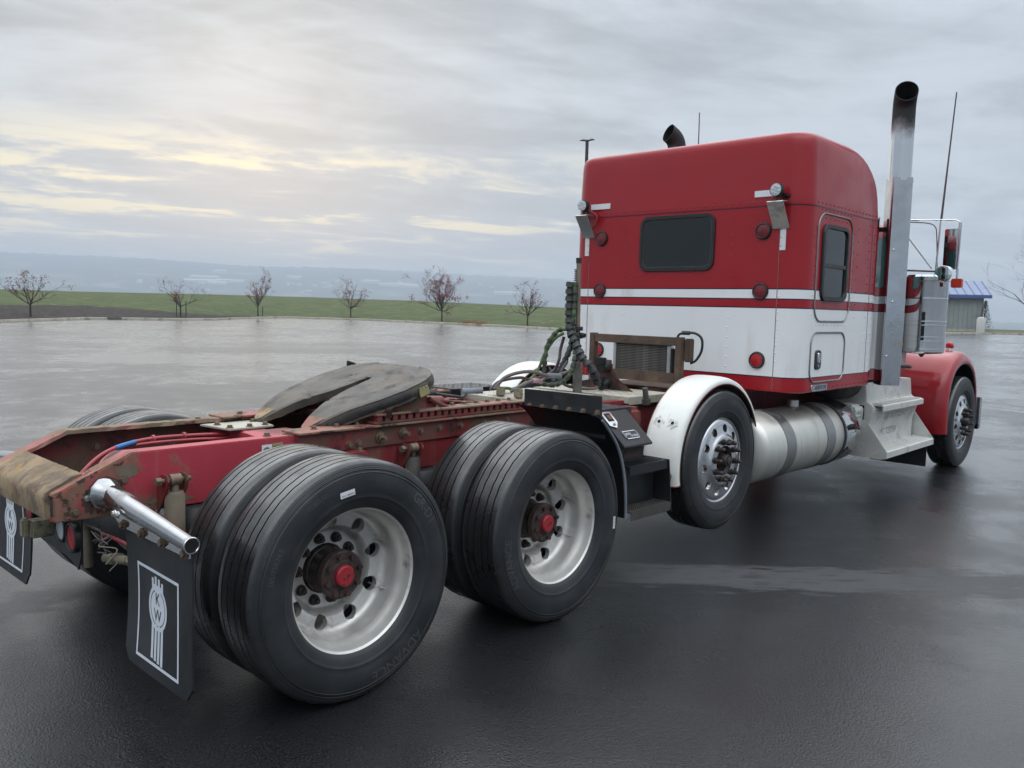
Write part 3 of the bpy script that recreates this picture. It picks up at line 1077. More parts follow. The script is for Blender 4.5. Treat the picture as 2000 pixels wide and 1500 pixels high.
stake(345, 1.2, 1.25, 'dark stake with a tie beside the sparse young tree', 352)
stake(363.5, 1.2, 1.35, 'plain dark stake standing free beside the sparse young tree')
stake(513, 1.4, 0.95, 'single short dark stake at the red leaved tree')

# tufts of dry orange grass by the kerb
for i, px in enumerate((916, 942)):
    p_, d_ = on_berm(px, 0.7)
    mb = MB()
    rnd = random.Random(40 + i)
    for k in range(160):
        b = Vector(p_) + Vector((rnd.gauss(0, .38), rnd.gauss(0, .30), 0))
        t_ = b + Vector((rnd.gauss(0, .12), rnd.gauss(0, .12), rnd.uniform(.2, .45 if i == 0 else .32)))
        s_ = Vector((rnd.uniform(-1, 1), rnd.uniform(-1, 1), 0)).normalized() * 0.02
        mb.add([b - s_, b + s_, t_], [(0, 1, 2)])
    o = link('dry_grass_tuft', mb.mesh('dry_grass_tuft', 0), 'dry_grass')
    tag(o, 'taller tuft of orange dry grass at the kerb by the fullest tree' if i == 0 else 'lower tuft of orange dry grass at the kerb', 'grass')


# ------------------------------------------------------------------ shed, conifer, big bare tree, lamp post
def ray_ground(px, dist):
    a = px_az(px, 650)
    return Vector(polar(a, dist, terrain(a, dist))), a


sp, sa_ = ray_ground(1917, 131)
view = Vector((cos(sa_), sin(sa_), 0))
sideL = Vector((-sin(sa_), cos(sa_), 0))          # towards the left of the picture
th = radians(-19)
uax = (sideL * cos(th) + view * sin(th)).normalized()       # along the long wall, from its right corner
wax = Vector((-uax.y, uax.x, 0))
if wax.dot(view) < 0:
    wax = -wax                                              # depth
LEN, DEP, HW, HR = 15.0, 7.0, 5.1, 6.9
shed = thing('metal_shed', 'grey green metal shed with blue ribbed roof beyond the lot', 'shed', sp)


def shp(u, w, z):
    return sp + uax * u + wax * w + Vector((0, 0, z))


def shbox(mb, u0, u1, w0, w1, z0, z1):
    v = [shp(u, w, z) for u in (u0, u1) for w in (w0, w1) for z in (z0, z1)]
    mb.add(v, [(0, 1, 3, 2), (4, 6, 7, 5), (0, 4, 5, 1), (2, 3, 7, 6), (0, 2, 6, 4), (1, 5, 7, 3)])


wmb = MB()
shbox(wmb, 0, LEN, 0, DEP, -0.4, HW)
wmb.add([shp(0, 0, HW), shp(0, DEP, HW), shp(0, DEP / 2, HR - 0.1), shp(LEN, 0, HW), shp(LEN, DEP, HW), shp(LEN, DEP / 2, HR - 0.1)], [(0, 1, 2), (3, 5, 4)])
wall_o = part('wall', wmb, 'shed_wall', shed, 0)
ribm = MB()
shbox(ribm, -0.035, 0.035, -0.06, 0.0, -0.3, HW)
rib_me = MB()
rib_me.v = [tuple(Vector(v) - sp) for v in ribm.v]
rib_me.f = ribm.f
rib_me = rib_me.mesh('siding_rib', 0)
rib_me.materials.append(M['shed_wall'])
for i in range(26):
    link('siding_rib', rib_me, None, wall_o, loc=shp(0.12 + i * 0.59, 0, 0))
ov = 0.7
rf = MB()
for sgn, w_e in ((0, -ov), (1, DEP + ov)):
    dz_ = (HR - HW) * (ov / (DEP / 2))
    v = [shp(-ov, w_e, HW - dz_ + .05), shp(LEN + ov, w_e, HW - dz_ + .05), shp(LEN + ov, DEP / 2, HR), shp(-ov, DEP / 2, HR)]
    v += [p + Vector((0, 0, 0.12)) for p in v]
    rf.add(v, [(0, 1, 2, 3), (4, 5, 6, 7), (0, 1, 5, 4), (1, 2, 6, 5), (2, 3, 7, 6), (3, 0, 4, 7)])
roof_o = part('roof', rf, 'shed_roof', shed, 0)
for i in range(17):
    u = -ov + 0.02 + i * (LEN + 2 * ov) / 16.02
    dz_ = (HR - HW) * (ov / (DEP / 2))
    p0, p1 = shp(u, -ov, HW - dz_ + .19), shp(u, DEP / 2, HR + .14)
    part('roof_rib', MB().tube([p0, p1], 0.05, 4), 'shed_trim', roof_o, 0)
fs_ = MB()
shbox(fs_, -ov - .03, LEN + ov, -ov - .09, -ov - .02, HW - 0.55, HW - 0.10)
part('fascia', fs_, 'shed_trim', shed, 0)
bb = MB()
shbox(bb, -0.03, LEN, -0.09, -0.065, -0.3, 0.35)
part('base_trim', bb, 'concrete', shed, 0)

# small spruce with a pale gas tank in front of it
cp_, ca_ = ray_ground(1921, 128)
con = thing('spruce_tree', 'small dark spruce tree at the corner of the grey shed', 'tree', cp_)
part('trunk', MB().cyl(cp_ - Vector((0, 0, .2)), cp_ + Vector((0, 0, 4.3)), 0.10, 0.02, 8), 'bark', con)
nd = MB()
rnd = random.Random(77)
for i in range(1500):
    h = rnd.random() ** 0.8
    z = 0.25 + h * 4.0
    R_ = (1 - h) * 1.15 + 0.05
    a = rnd.uniform(0, 2 * pi)
    rr = R_ * rnd.uniform(0.35, 1.05)
    c = cp_ + Vector((cos(a) * rr, sin(a) * rr, z - rr * 0.25))
    out = Vector((cos(a), sin(a), -0.35)) * rnd.uniform(.14, .30)
    s_ = Vector((-sin(a), cos(a), rnd.uniform(-.3, .3))) * rnd.uniform(.03, .07)
    nd.add([c - s_, c + s_, c + out], [(0, 1, 2)])
part('crown', nd, 'needle', con, 0)
gp, _ = ray_ground(1914.5, 125)
gt = thing('white_utility_tank', 'small white upright tank between the shed and the spruce', 'tank', gp)
part('shell', MB().lathe([(0.0, 0.0), (0.0, 0.50), (1.75, 0.52), (1.95, 0.38), (2.05, 0.0)], 20, 'z', gp), 'far_white', gt)
part('valve', MB().cyl(gp + Vector((0, 0, 2.0)), gp + Vector((0, 0, 2.25)), 0.12, 0.1, 10), 'lamp_bronze', gt)

bp, _ = ray_ground(2046, 121)
bare_tree('bare_tree', 'tall leafless pale tree with arching twigs at the lot edge past the shed', bp, 11.0, 13.5, 12, 0.0, bark='bark_pale', trunk_h=0.16, limbs=10, levels=5, r0=0.20, droop=0.02)

# twin headed lamp post far behind the sleeper
la = px_az(1146, 300)
LD = 42.0
lp = Vector(polar(la, LD, 0))
lamp = thing('parking_lamp', 'dark twin headed parking lot lamp rising behind the sleeper', 'street lamp', lp)
part('pole', MB().cyl(lp, lp + Vector((0, 0, 9.99)), 0.10, 0.08, 10).cyl(lp, lp + Vector((0, 0, .7)), 0.3, None, 16), 'lamp_bronze', lamp)
u_ = Vector((-sin(la), cos(la), 0))
for s in (-1, 1):
    c0 = lp + Vector((0, 0, 9.95))
    mb = MB()
    rows = []
    for k, (l_, w_, z_, h_) in enumerate(((0.05, .06, -.02, .05), (0.14, .12, .03, .07), (0.27, .15, .05, .055), (0.36, .10, .045, .025))):
        cc = c0 + u_ * (s * l_) + Vector((0, 0, z_ - 0.02 * k if s > 0 else z_))
        f_ = Vector((cos(la), sin(la), 0))
        rows.append([cc + f_ * w_ + Vector((0, 0, 0)), cc + Vector((0, 0, h_)), cc - f_ * w_, cc - Vector((0, 0, h_ * .6))])
    mb.grid(rows, wrap=True)
    mb.add(rows[0], [(0, 1, 2, 3)])
    mb.add(rows[-1], [(3, 2, 1, 0)])
    part('lamp_head', mb, 'lamp_bronze', lamp, 30)


# ================================================================== the truck
ROOT = thing('semi_truck', 'red and white sleeper cab semi truck without trailer, parked on the wet asphalt', 'truck', (3.5, 0, 0))
RT = 0.5227          # tyre radius
ZH = RT - 0.004      # hub height of wheels on the ground


# ---- tyre ---------------------------------------------------------
SIDE = [(0.312, 0.103), (0.318, 0.112), (0.330, 0.119), (0.352, 0.128), (0.360, 0.1305), (0.362, 0.1325), (0.366, 0.1335), (0.368, 0.1330), (0.385, 0.1375), (0.420, 0.141), (0.455, 0.1385), (0.466, 0.1362), (0.468, 0.1384), (0.472, 0.1374), (0.474, 0.1345), (0.480, 0.1328), (0.482, 0.1350), (0.487, 0.1338), (0.489, 0.1318), (0.493, 0.1305), (0.5035, 0.124), (0.5105, 0.117), (0.5165, 0.109)]


def side_a(r):
    for (r0, a0), (r1, a1) in zip(SIDE, SIDE[1:]):
        if r <= r1:
            return a0 + (a1 - a0) * (r - r0) / (r1 - r0)
    return SIDE[-1][1]


def tyre_mesh():
    N = 270
    half = [(r, a, 0) for r, a in SIDE]
    crown = [(0.5185, 0.104, 0)]
    for g in (0.0735, 0.028):
        crown += [(0.5205 + (0.0735 - g) * 0.012, g + 0.0042, 1), (0.5085, g + 0.0028, 1), (0.5085, g - 0.0028, 1), (0.5205 + (0.0735 - g) * 0.012, g - 0.0042, 1)]
    right = half + crown
    prof = right + [(r, -a, k) for r, a, k in reversed(right)]
    mb = MB()
    m = len(prof)
    v = []
    uv = []
    for i in range(N):
        t = 2 * pi * i / N
        zz = 0.0013 * (1 - abs(((i % 6) / 3.0) - 1) * 2)
        for r, a, k in prof:
            a2 = a + (zz if k else 0)
            z = r * sin(t)
            x = r * cos(t)
            if z < -RT + 0.004:
                z = -RT + 0.004
            v.append((x, a2, z))
            uv.append((i / N, a2))
    f = []
    for i in range(N):
        j = (i + 1) % N
        for k in range(m - 1):
            f.append((i * m + k, i * m + k + 1, j * m + k + 1, j * m + k))
    me = bpy.data.meshes.new('tyre')
    me.from_pydata(v, [], f)
    lay = me.uv_layers.new(name='UVMap')
    for p in me.polygons:
        last = p.index // (m - 1) == N - 1
        for li, vi in zip(p.loop_indices, p.vertices):
            u, w = uv[vi]
            lay.data[li].uv = (1.0 if (last and u == 0.0) else u, w)
    me.polygons.foreach_set('use_smooth', [True] * len(me.polygons))
    me.set_sharp_from_angle(angle=radians(42))
    me.materials.append(M['tyre'])
    return me


TYRE = tyre_mesh()


def polar_text(mb, s, size, rad, ang, face=1, h=0.0012, flip=False):
    """lettering moulded on the sidewall; ang is the middle of the word, letters read clockwise seen from outside"""
    vs_, fs = text_geo(s, size, 0.0)
    out = []
    top, bot = [], []
    for p in vs_:
        r = rad + p.y
        t = ang - p.x / rad
        out.append((r * cos(t), -(side_a(min(max(r, .33), .5)) + h), r * sin(t)))
    mb.add(out, fs)


def lettering(words):
    mb = MB()
    for s, size, rad, ang in words:
        polar_text(mb, s, size, rad, ang)
    return mb.mesh('sidewall_lettering', 0)


# outer face of a wheel on the right side of the truck looks towards -y; a wheel is modelled for that side
def boolean_holes(me, cutters):
    o = bpy.data.objects.new('tmp', me)
    c = bpy.data.objects.new('cut', cutters)
    COL.objects.link(o)
    COL.objects.link(c)
    md = o.modifiers.new('b', 'BOOLEAN')
    md.object = c
    md.operation = 'DIFFERENCE'
    md.solver = 'EXACT'
    dg = bpy.context.evaluated_depsgraph_get()
    dg.update()
    res = bpy.data.meshes.new_from_object(o.evaluated_get(dg))
    bpy.data.objects.remove(o)
    bpy.data.objects.remove(c)
    res.polygons.foreach_set('use_smooth', [True] * len(res.polygons))
    res.set_sharp_from_angle(angle=radians(32))
    return res


def wheel_mesh(kind):
    """closed turned section; axial a is +outwards, so y = -a"""
    if kind == 'dual':
        face = [(0.104, 0.3235), (0.1085, 0.3205), (0.108, 0.3165), (0.100, 0.311), (0.094, 0.3035), (0.070, 0.299), (0.045, 0.292), (0.028, 0.2815), (0.000, 0.279), (-0.035, 0.278),
                (-0.055, 0.268), (-0.066, 0.256), (-0.068, 0.246), (-0.066, 0.225), (-0.074, 0.203), (-0.090, 0.192), (-0.110, 0.186), (-0.126, 0.180), (-0.133, 0.172), (-0.135, 0.160), (-0.135, 0.112)]
        back = [(-0.160, 0.112), (-0.160, 0.176), (-0.140, 0.200), (-0.100, 0.222), (-0.094, 0.255), (-0.100, 0.272), (-0.105, 0.3235), (-0.095, 0.3235), (-0.090, 0.307), (-0.05, 0.295), (0.0, 0.289), (0.04, 0.300), (0.085, 0.3085), (0.094, 0.3235)]
        hr, hrad, hn, h0, a0, a1 = 0.0335, 0.226, 9, radians(14), -0.20, 0.0
    else:
        face = [(0.104, 0.3235), (0.1085, 0.3205), (0.108, 0.316), (0.102, 0.310), (0.100, 0.303), (0.106, 0.296), (0.112, 0.285), (0.115, 0.262), (0.119, 0.232), (0.126, 0.206), (0.136, 0.190), (0.143, 0.183), (0.146, 0.172), (0.146, 0.112)]
        back = [(0.122, 0.112), (0.122, 0.168), (0.100, 0.195), (0.092, 0.250), (0.086, 0.275), (0.06, 0.280), (0.0, 0.279), (-0.06, 0.285), (-0.100, 0.310), (-0.108, 0.317), (-0.104, 0.3235), (-0.094, 0.3235), (-0.09, 0.307), (-0.05, 0.295), (0.0, 0.289), (0.04, 0.300), (0.085, 0.3085), (0.094, 0.3235)]
        hr, hrad, hn, h0, a0, a1 = 0.031, 0.238, 10, radians(9), 0.03, 0.2
    mb = MB().lathe([(-a, r) for a, r in face + back], 90, 'y', closed=True)
    me = mb.mesh('wheel', 0)
    cut = MB()
    for i in range(hn):
        t = h0 + 2 * pi * i / hn
        cut.cyl((hrad * cos(t), -a0, hrad * sin(t)), (hrad * cos(t), -a1, hrad * sin(t)), hr, None, 20)
    return boolean_holes(me, cut.mesh('cut', 0))


DUAL = wheel_mesh('dual')
DUAL.materials.append(M['alloy'])
STEER = wheel_mesh('steer')
STEER.materials.append(M['alloy_clean'])

# shared small pieces of a wheel
NUT = MB().cyl((0, 0, 0), (0, 0, -0.028), 0.020, 0.0195, 6).cyl((0, .0, 0), (0, 0, -.01), .026, .024, 14).mesh('lug_nut', 30)
_n = MB().cyl((0, 0.004, 0), (0, -0.028, 0), 0.0195, 0.0185, 6).cyl((0, 0.006, 0), (0, -0.009, 0), 0.0255, 0.024, 14).cyl((0, -.02, 0), (0, -0.040, 0), 0.0105, None, 10)
NUT = _n.mesh('lug_nut', 30)
NUT.materials.append(M['hub'])
_n = MB().cyl((0, 0.004, 0), (0, -0.010, 0), 0.024, 0.023, 14).cyl((0, -0.006, 0), (0, -0.050, 0), 0.0165, 0.0150, 10).lathe([(-.047, .0155), (-.056, .014), (-.061, .009), (-.063, .0)], 12, 'y')
NUT_LONG = _n.mesh('lug_nut', 35)
NUT_LONG.materials.append(M['hub'])
HUB = MB().lathe([(0.13, 0.0), (0.13, 0.108), (0.085, 0.108), (0.055, 0.104), (0.052, 0.100), (-0.005, 0.098), (-0.012, 0.0)], 40, 'y').mesh('hub', 30)
HUB.materials.append(M['hub'])
FLG = MB().lathe([(0.03, 0.0), (0.03, 0.1065), (-0.002, 0.1065), (-0.008, 0.100), (-0.010, 0.066), (-0.014, 0.060), (-0.014, 0.0)], 40, 'y')
for i in range(8):
    t = 2 * pi * i / 8 + 0.25
    FLG.cyl((0.086 * cos(t), -0.004, 0.086 * sin(t)), (0.086 * cos(t), -0.026, 0.086 * sin(t)), 0.0135, 0.0125, 6)
FLG = FLG.mesh('axle_flange', 30)
FLG.materials.append(M['hub_rust'])
CAPR = MB().lathe([(0.0, 0.0), (0.0, 0.0475), (-0.014, 0.0465), (-0.020, 0.040), (-0.021, 0.0)], 28, 'y')
CAPR = CAPR.mesh('hub_cap', 30)
CAPR.materials.append(M['cap_red'])
STEER_HUB = MB().lathe([(0.10, 0.0), (0.10, 0.110), (0.004, 0.108), (0.006, 0.094), (0.035, 0.088), (0.03, 0.060), (-0.012, 0.050), (-0.045, 0.047), (-0.052, 0.043), (-0.054, 0.0)], 28, 'y').mesh('hub', 30)
STEER_HUB.materials.append(M['hub'])
STEER_CAP = MB().lathe([(0, 0), (0, .03), (-.010, .028), (-.013, .02), (-.013, 0)], 16, 'y').mesh('hub_cap', 30)
STEER_CAP.materials.append(M['hub_rust'])
VALVE = MB().tube(bez([(0.0, 0.02, 0.0), (0.012, -0.03, -0.01), (0.045, -0.055, -0.022)], 5), 0.0042, 6).cyl((0.043, -0.053, -0.021), (0.056, -0.062, -0.026), 0.006, None, 8).mesh('valve_stem', 40)
VALVE.materials.append(M['aluminium'])
STICK = MB()
for k in range(5):
    pass


def flip_mesh(me):
    m2 = me.copy()
    m2.transform(Matrix.Rotation(pi, 4, 'Z'))
    return m2


FL = {}


def wheel(name, x, y, z, side, kind, full=True, words=None, nut_phase=0.0, label=None):
    """side -1: outer face to the right (-y)"""
    def g(me):
        if side < 0:
            return me
        if me.name not in FL:
            FL[me.name] = flip_mesh(me)
        return FL[me.name]
    wm = DUAL if kind == 'dual' else STEER
    w = link(name, g(wm), None, ROOT, loc=(x, y, z))
    if label:
        w['label'] = label
    s = side
    link('tyre', TYRE, None, w)
    if not full:
        return w
    if kind == 'dual':
        link('hub', g(HUB), None, w, loc=(0, s * -0.06, 0))
        link('axle_flange', g(FLG), None, w, loc=(0, s * -0.004, 0))
        link('hub_cap', g(CAPR), None, w, loc=(0, s * 0.010, 0))
        for i in range(10):
            t = 2 * pi * i / 10 + radians(31) + nut_phase
            link('lug_nut', g(NUT), None, w, loc=(0.1429 * cos(t), s * -0.135, 0.1429 * sin(t)))
        t = radians(-26)
        link('valve_stem', g(VALVE), None, w, loc=(0.232 * cos(t), s * -0.07, 0.232 * sin(t)))
    else:
        link('hub', g(STEER_HUB), None, w, loc=(0, s * 0.130, 0))
        link('hub_cap', g(STEER_CAP), None, w, loc=(0, s * 0.184, 0))
        for i in range(10):
            t = 2 * pi * i / 10 + radians(18) + nut_phase
            link('lug_nut', g(NUT_LONG), None, w, loc=(0.1429 * cos(t), s * 0.146, 0.1429 * sin(t)))
    if words and side < 0:
        for wd in words:
            me = lettering([wd])
            me.materials.append(M['tyre_letter'])
            link('sidewall_lettering', me, None, w)
    return w


TX = 1.3388
Y_OUT, Y_IN = -1.095, -0.775
wr = wheel('drive_wheel', 0, Y_OUT, ZH, -1, 'dual', words=[('GR-D1', 0.062, 0.437, radians(38)), ('ADVANCE', 0.066, 0.437, radians(-62)), ('285/75R24.5', 0.030, 0.437, radians(160)), ('TUBELESS', 0.026, 0.437, radians(120))])
wf = wheel('drive_wheel', TX, Y_OUT, ZH, -1, 'dual', nut_phase=0.3, words=[('ADVANCE', 0.062, 0.437, radians(197)), ('GR-D1', 0.056, 0.437, radians(-52)), ('285/75R24.5 144/141', 0.030, 0.437, radians(42))])
for x in (0, TX):
    wheel('drive_wheel', x, Y_IN, ZH, -1, 'dual', full=False)
    wheel('drive_wheel', x, -Y_IN, ZH, 1, 'dual', full=False)
    wheel('drive_wheel', x, -Y_OUT, ZH, 1, 'dual')
XL, ZL, YL = 3.4382, 0.6103, 0.872
wl = wheel('lift_wheel', XL, -YL, ZL, -1, 'steer', words=[('XL 445', 0.04, 0.437, radians(78)), ('STEER', 0.036, 0.437, radians(-75))], nut_phase=0.2)
wheel('lift_wheel', XL, YL, ZL, 1, 'steer')
XF, YF = 8.4624, 1.155
wheel('steer_wheel', XF, -YF, ZH, -1, 'steer', nut_phase=0.1)
wheel('steer_wheel', XF, YF, ZH, 1, 'steer')


def tyre_sticker(w, ang, rad, tilt, L=0.072, H=0.026):
    mb = MB()
    c = Vector((rad * cos(ang), 0, rad * sin(ang)))
    u = Vector((cos(tilt), 0, sin(tilt)))
    v = Vector((-sin(tilt), 0, cos(tilt)))
    off = -(side_a(rad) + 0.004)
    pts = [c + u * (a * L / 2) + v * (b * H / 2) for a, b in ((-1, -1), (1, -1), (1, 1), (-1, 1))]
    mb.add([(p.x, off, p.z) for p in pts], [(0, 1, 2, 3)])
    mb.add([(p.x, off + .003, p.z) for p in pts], [(3, 2, 1, 0)])
    o = link('tyre_sticker', mb.mesh('tyre_sticker', 0), 'white_label', w)
    pm = MB()
    rnd = random.Random(3)
    for k in range(11):
        a = -0.8 + k * 0.16
        p0 = c + u * (a * L / 2) - v * (H * 0.30)
        p1 = p0 + u * (L * rnd.uniform(.015, .045))
        hh = v * H * rnd.uniform(.22, .34)
        pm.add([(q.x, off - .001, q.z) for q in (p0, p1, p1 + hh, p0 + hh)], [(0, 1, 2, 3)])
    put = link('printed_code', pm.mesh('printed_code', 0), 'dark_print', w)


tyre_sticker(wr, radians(101), 0.40, radians(9))
tyre_sticker(wf, radians(-6), 0.452, radians(88), 0.07, 0.018)

# ---- frame rails ------------------------------------------------------
ZB, ZT = 0.765, 1.030


def rail(s):
    """s=-1 right, +1 left"""
    def yy(a, b):
        return (s * a, s * b)
    web = [(-0.93, 0.775), (-0.93, 0.888), (-0.615, ZT), (9.0, ZT), (9.0, ZB), (-0.60, ZB)]
    mb = MB().prism(web, 'y', *yy(0.420, 0.430))
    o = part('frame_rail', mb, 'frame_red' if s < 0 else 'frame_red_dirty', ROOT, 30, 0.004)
    tf = MB().prism([(-0.93, 0.888), (-0.615, ZT), (0.16, ZT), (0.16, ZT - .010), (-0.613, ZT - .010), (-0.93, 0.877)], 'y', *yy(0.335, 0.4195))
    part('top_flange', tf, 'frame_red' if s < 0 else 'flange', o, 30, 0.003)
    tf = MB().box(0.165, 9.0, min(yy(.335, .4195)), max(yy(.335, .4195)), ZT - .010, ZT)
    part('top_flange', tf, 'frame_red_dirty', o, 30, 0.003)
    bf = MB().prism([(-0.93, 0.775), (-0.60, ZB), (9.0, ZB), (9.0, ZB + .010), (-0.60, ZB + .010), (-0.93, 0.785)], 'y', *yy(0.335, 0.4195))
    part('bottom_flange', bf, 'frame_red_dirty', o, 30, 0.003)
    return o


RAIL_R = rail(-1)
RAIL_L = rail(1)
# flaking layered paint lip along the left rail
lip = MB()
rows = []
rnd = random.Random(9)
xs = [-0.93 + i * 0.035 for i in range(52)]
for x in xs:
    zt = (0.888 + (x + 0.93) / 0.315 * 0.142) if x < -0.615 else ZT
    j = rnd.uniform(0, .006)
    rows.append([(x, 0.332 - rnd.uniform(0, .01), zt - .013), (x, 0.331, zt + .003 + j), (x, 0.36 + rnd.uniform(0, .05), zt + .005 + j), (x, 0.434, zt + .002)])
lip.grid(rows)
part('flaked_paint_edge', lip, 'flange', RAIL_L, 0)

# doubler plate, top angle and toothed slider rack on each rail
RACK_TOOTH = MB().box(-0.016, 0.016, -0.032, 0.032, 0.0, 0.030).mesh('rack_tooth', 0)
RACK_TOOTH.materials.append(M['frame_red_dirty'])
for s, RL in ((-1, RAIL_R), (1, RAIL_L)):
    ya, yb = sorted((s * 0.432, s * 0.444))
    part('side_plate', MB().box(0.19, 2.0, ya, yb, 0.925, ZT - .002), 'frame_red_dirty', RL, 30, 0.002)
    ya, yb = sorted((s * 0.300, s * 0.470))
    part('top_angle', MB().box(0.186, 1.95, ya, yb, ZT + .002, ZT + .013), 'flange', RL, 30, 0.003)
    ya, yb = sorted((s * 0.360, s * 0.455))
    part('slider_base', MB().box(0.66, 1.93, ya, yb, ZT + .0155, ZT + .027), 'frame_red_dirty', RL, 30, 0.003)
    ya, yb = sorted((s * 0.330, s * 0.450))
    rk = part('slider_rack', MB().box(0.68, 1.93, ya, yb, ZT + .059, ZT + .070), 'flange', RL, 30, 0.003)
    for i in range(23):
        link('rack_tooth', RACK_TOOTH, None, RL, loc=(0.705 + i * 0.0535, s * 0.410, ZT + .028))
    for i in range(13):
        bolt((0.72 + i * 0.099, s * 0.355, ZT + .070), (0, 0, 1), RL)
    for x in (0.07, 0.33, 0.47, 0.60):
        bolt((x, s * (0.375 if x > .2 else .36), ZT + (.013 if x > .2 else .001)), (0, 0, 1), RL)
    for x, z, me in ((0.50, .955, BOLT), (0.56, .957, BOLT), (0.70, .975, BOLT_BIG), (0.86, .985, BOLT_BIG), (0.99, .985, BOLT), (1.13, .99, BOLT), (1.30, .99, BOLT), (1.5, .99, BOLT), (1.7, .99, BOLT)):
        bolt((x, s * 0.445, z), (0, s, 0), RL, me)
    for x, z in ((-0.80, .86), (-0.85, .81), (-.655, .92)):
        bolt((x, s * 0.431, z), (0, s, 0), RL, BOLT_S if z == .86 else None)
# mud stains round the tail bolts
for (x, z, r1, r2, sd) in ((-0.795, .845, .030, .050, 1), (-0.635, .955, .05, .03, 3), (-0.45, .80, .12, .02, 4)):
    mb = MB()
    rnd = random.Random(sd)
    pts = []
    for i in range(22):
        t = 2 * pi * i / 22
        k = rnd.uniform(.7, 1.2)
        pts.append((x + r1 * k * cos(t), -0.4315, z + r2 * k * sin(t)))
    mb.add(pts, [tuple(range(22))])
    part('mud_stain', mb, 'hub_rust' if sd < 3 else 'shock', RAIL_R, 0)
# sticker on the right rail
stc = MB().box(0.0, 0.055, -0.4325, -0.4315, 0.945, 1.000)
so = part('white_sticker', stc, 'white_label', RAIL_R, 0)
part('yellow_sticker', MB().box(0.058, 0.115, -0.4325, -0.4315, 0.966, 1.004), 'yellow_print', RAIL_R, 0)
part('sticker_print', MB().tube([(0.027 + .017 * cos(t * pi / 8), -0.4328, 0.968 + .017 * sin(t * pi / 8)) for t in range(16)], .0035, 4, closed=True)
     .box(0.062, 0.11, -.4332, -.4326, .986, .990).box(0.062, 0.104, -.4332, -.4326, .974, .979), 'dark_print', RAIL_R, 0)

# rear crossmember, thick with flaking rust
rows = []
ny, nx = 46, 12
prof = [(-0.80, 0.955), (-0.84, 0.942), (-0.88, 0.924), (-0.915, 0.906), (-0.938, 0.888), (-0.946, 0.868), (-0.947, 0.84), (-0.946, 0.80), (-0.943, 0.782), (-0.925, 0.780), (-0.925, 0.85), (-0.90, 0.885), (-0.80, 0.93)]
for i in range(ny + 1):
    y = -0.372 + 0.744 * i / ny
    row = []
    for k, (x, z) in enumerate(prof):
        n = mnoise.noise(Vector((x * 30, y * 26, z * 30))) * 0.5 + mnoise.noise(Vector((x * 70, y * 60, z * 70))) * 0.3
        n = n + 0.8 * (0.5 - abs(mnoise.noise(Vector((x * 45, y * 34 + 9, z * 45)))) * 2)
        amp = 0.0065 if k < 8 else 0.001
        row.append((x - amp * n * (1 if k > 4 else .3), y, z + amp * n))
    rows.append(row)
xm = MB().grid(rows, wrap=True)
xm.add(rows[0], [tuple(range(len(prof)))])
xm.add(rows[-1], [tuple(range(len(prof)))])
part('rear_crossmember', xm, 'rust', ROOT, 45)

# crossmembers between the rails
for x0, x1, mat in ((0.16, 0.30, 'frame_red'), (1.62, 1.72, 'frame_red_dirty'), (2.05, 2.16, 'flange'), (3.1, 3.25, 'frame_red_dirty'), (4.3, 4.45, 'frame_red_dirty'), (6.0, 6.15, 'frame_red_dirty')):
    part('crossmember', MB().box(x0, x1, -0.415, 0.415, 0.80, 0.998), mat, ROOT, 30, 0.006)
gp_ = part('gusset_plate', MB().prism([(0.06, 0.32), (0.40, 0.32), (0.36, 0.06), (0.10, 0.06)], 'z', 1.001, 1.012), 'tread_plate', ROOT, 30, 0.002)
for x, y in ((0.12, 0.10), (0.33, 0.10), (0.12, 0.24), (0.34, 0.25), (.23, .09)):
    bolt((x, y, 1.012), (0, 0, 1), gp_)
gp_ = part('gusset_plate', MB().prism([(0.10, -0.06), (0.36, -0.06), (0.40, -0.32), (0.06, -0.32)], 'z', 1.001, 1.012), 'frame_red', ROOT, 30, 0.002)

# ---- air lines inside the tail ------------------------------------------
part('air_line', MB().tube(bez([(-0.80, -0.16, 0.80), (-0.76, -0.20, 0.90), (-0.60, -0.10, 0.985), (-0.35, 0.06, 1.00), (-0.05, 0.14, 0.985), (0.2, 0.20, 0.96)], 10), 0.0085, 8), 'hose_red', ROOT)
part('air_line', MB().tube(bez([(-0.70, -0.30, 0.82), (-0.69, -0.27, 0.92), (-0.63, -0.16, 0.965), (-0.45, 0.0, 0.985), (-0.10, 0.10, 0.97), (0.2, 0.17, 0.94)], 10), 0.0075, 8), 'hose_red', ROOT)
part('air_line', MB().tube(bez([(-0.62, -0.33, 0.83), (-0.62, -0.30, 0.93), (-0.56, -0.24, 0.965), (-0.45, -0.20, 0.94)], 8), 0.0065, 8), 'hose_red', ROOT)
part('black_cable', MB().tube(bez([(-0.74, -0.22, 0.79), (-0.70, -0.22, 0.90), (-0.58, -0.14, 0.965), (-0.47, -0.05, 0.955), (-0.40, -0.02, 0.90), (-0.38, 0, .82)], 10), 0.021, 10), 'hose_black', ROOT)
part('black_cable', MB().tube(bez([(-0.70, -0.27, 0.79), (-0.66, -0.26, 0.89), (-0.57, -0.20, 0.94), (-0.46, -0.10, 0.92), (-0.40, -0.07, 0.86)], 10), 0.014, 10), 'hose_black', ROOT)
part('blue_wrap', MB().tube(bez([(-0.54, -0.058, 0.9925), (-0.47, -0.018, 0.9975), (-.42, .01, 1.0)], 5), 0.0125, 10), 'blue_tape', ROOT)
for p_ in ((-0.30, .085, .995), (-0.12, .13, .987)):
    part('cable_tie', MB().cyl(Vector(p_) + Vector((-.006, 0, 0)), Vector(p_) + Vector((.006, 0, 0)), 0.020, None, 12), 'hose_red', ROOT)
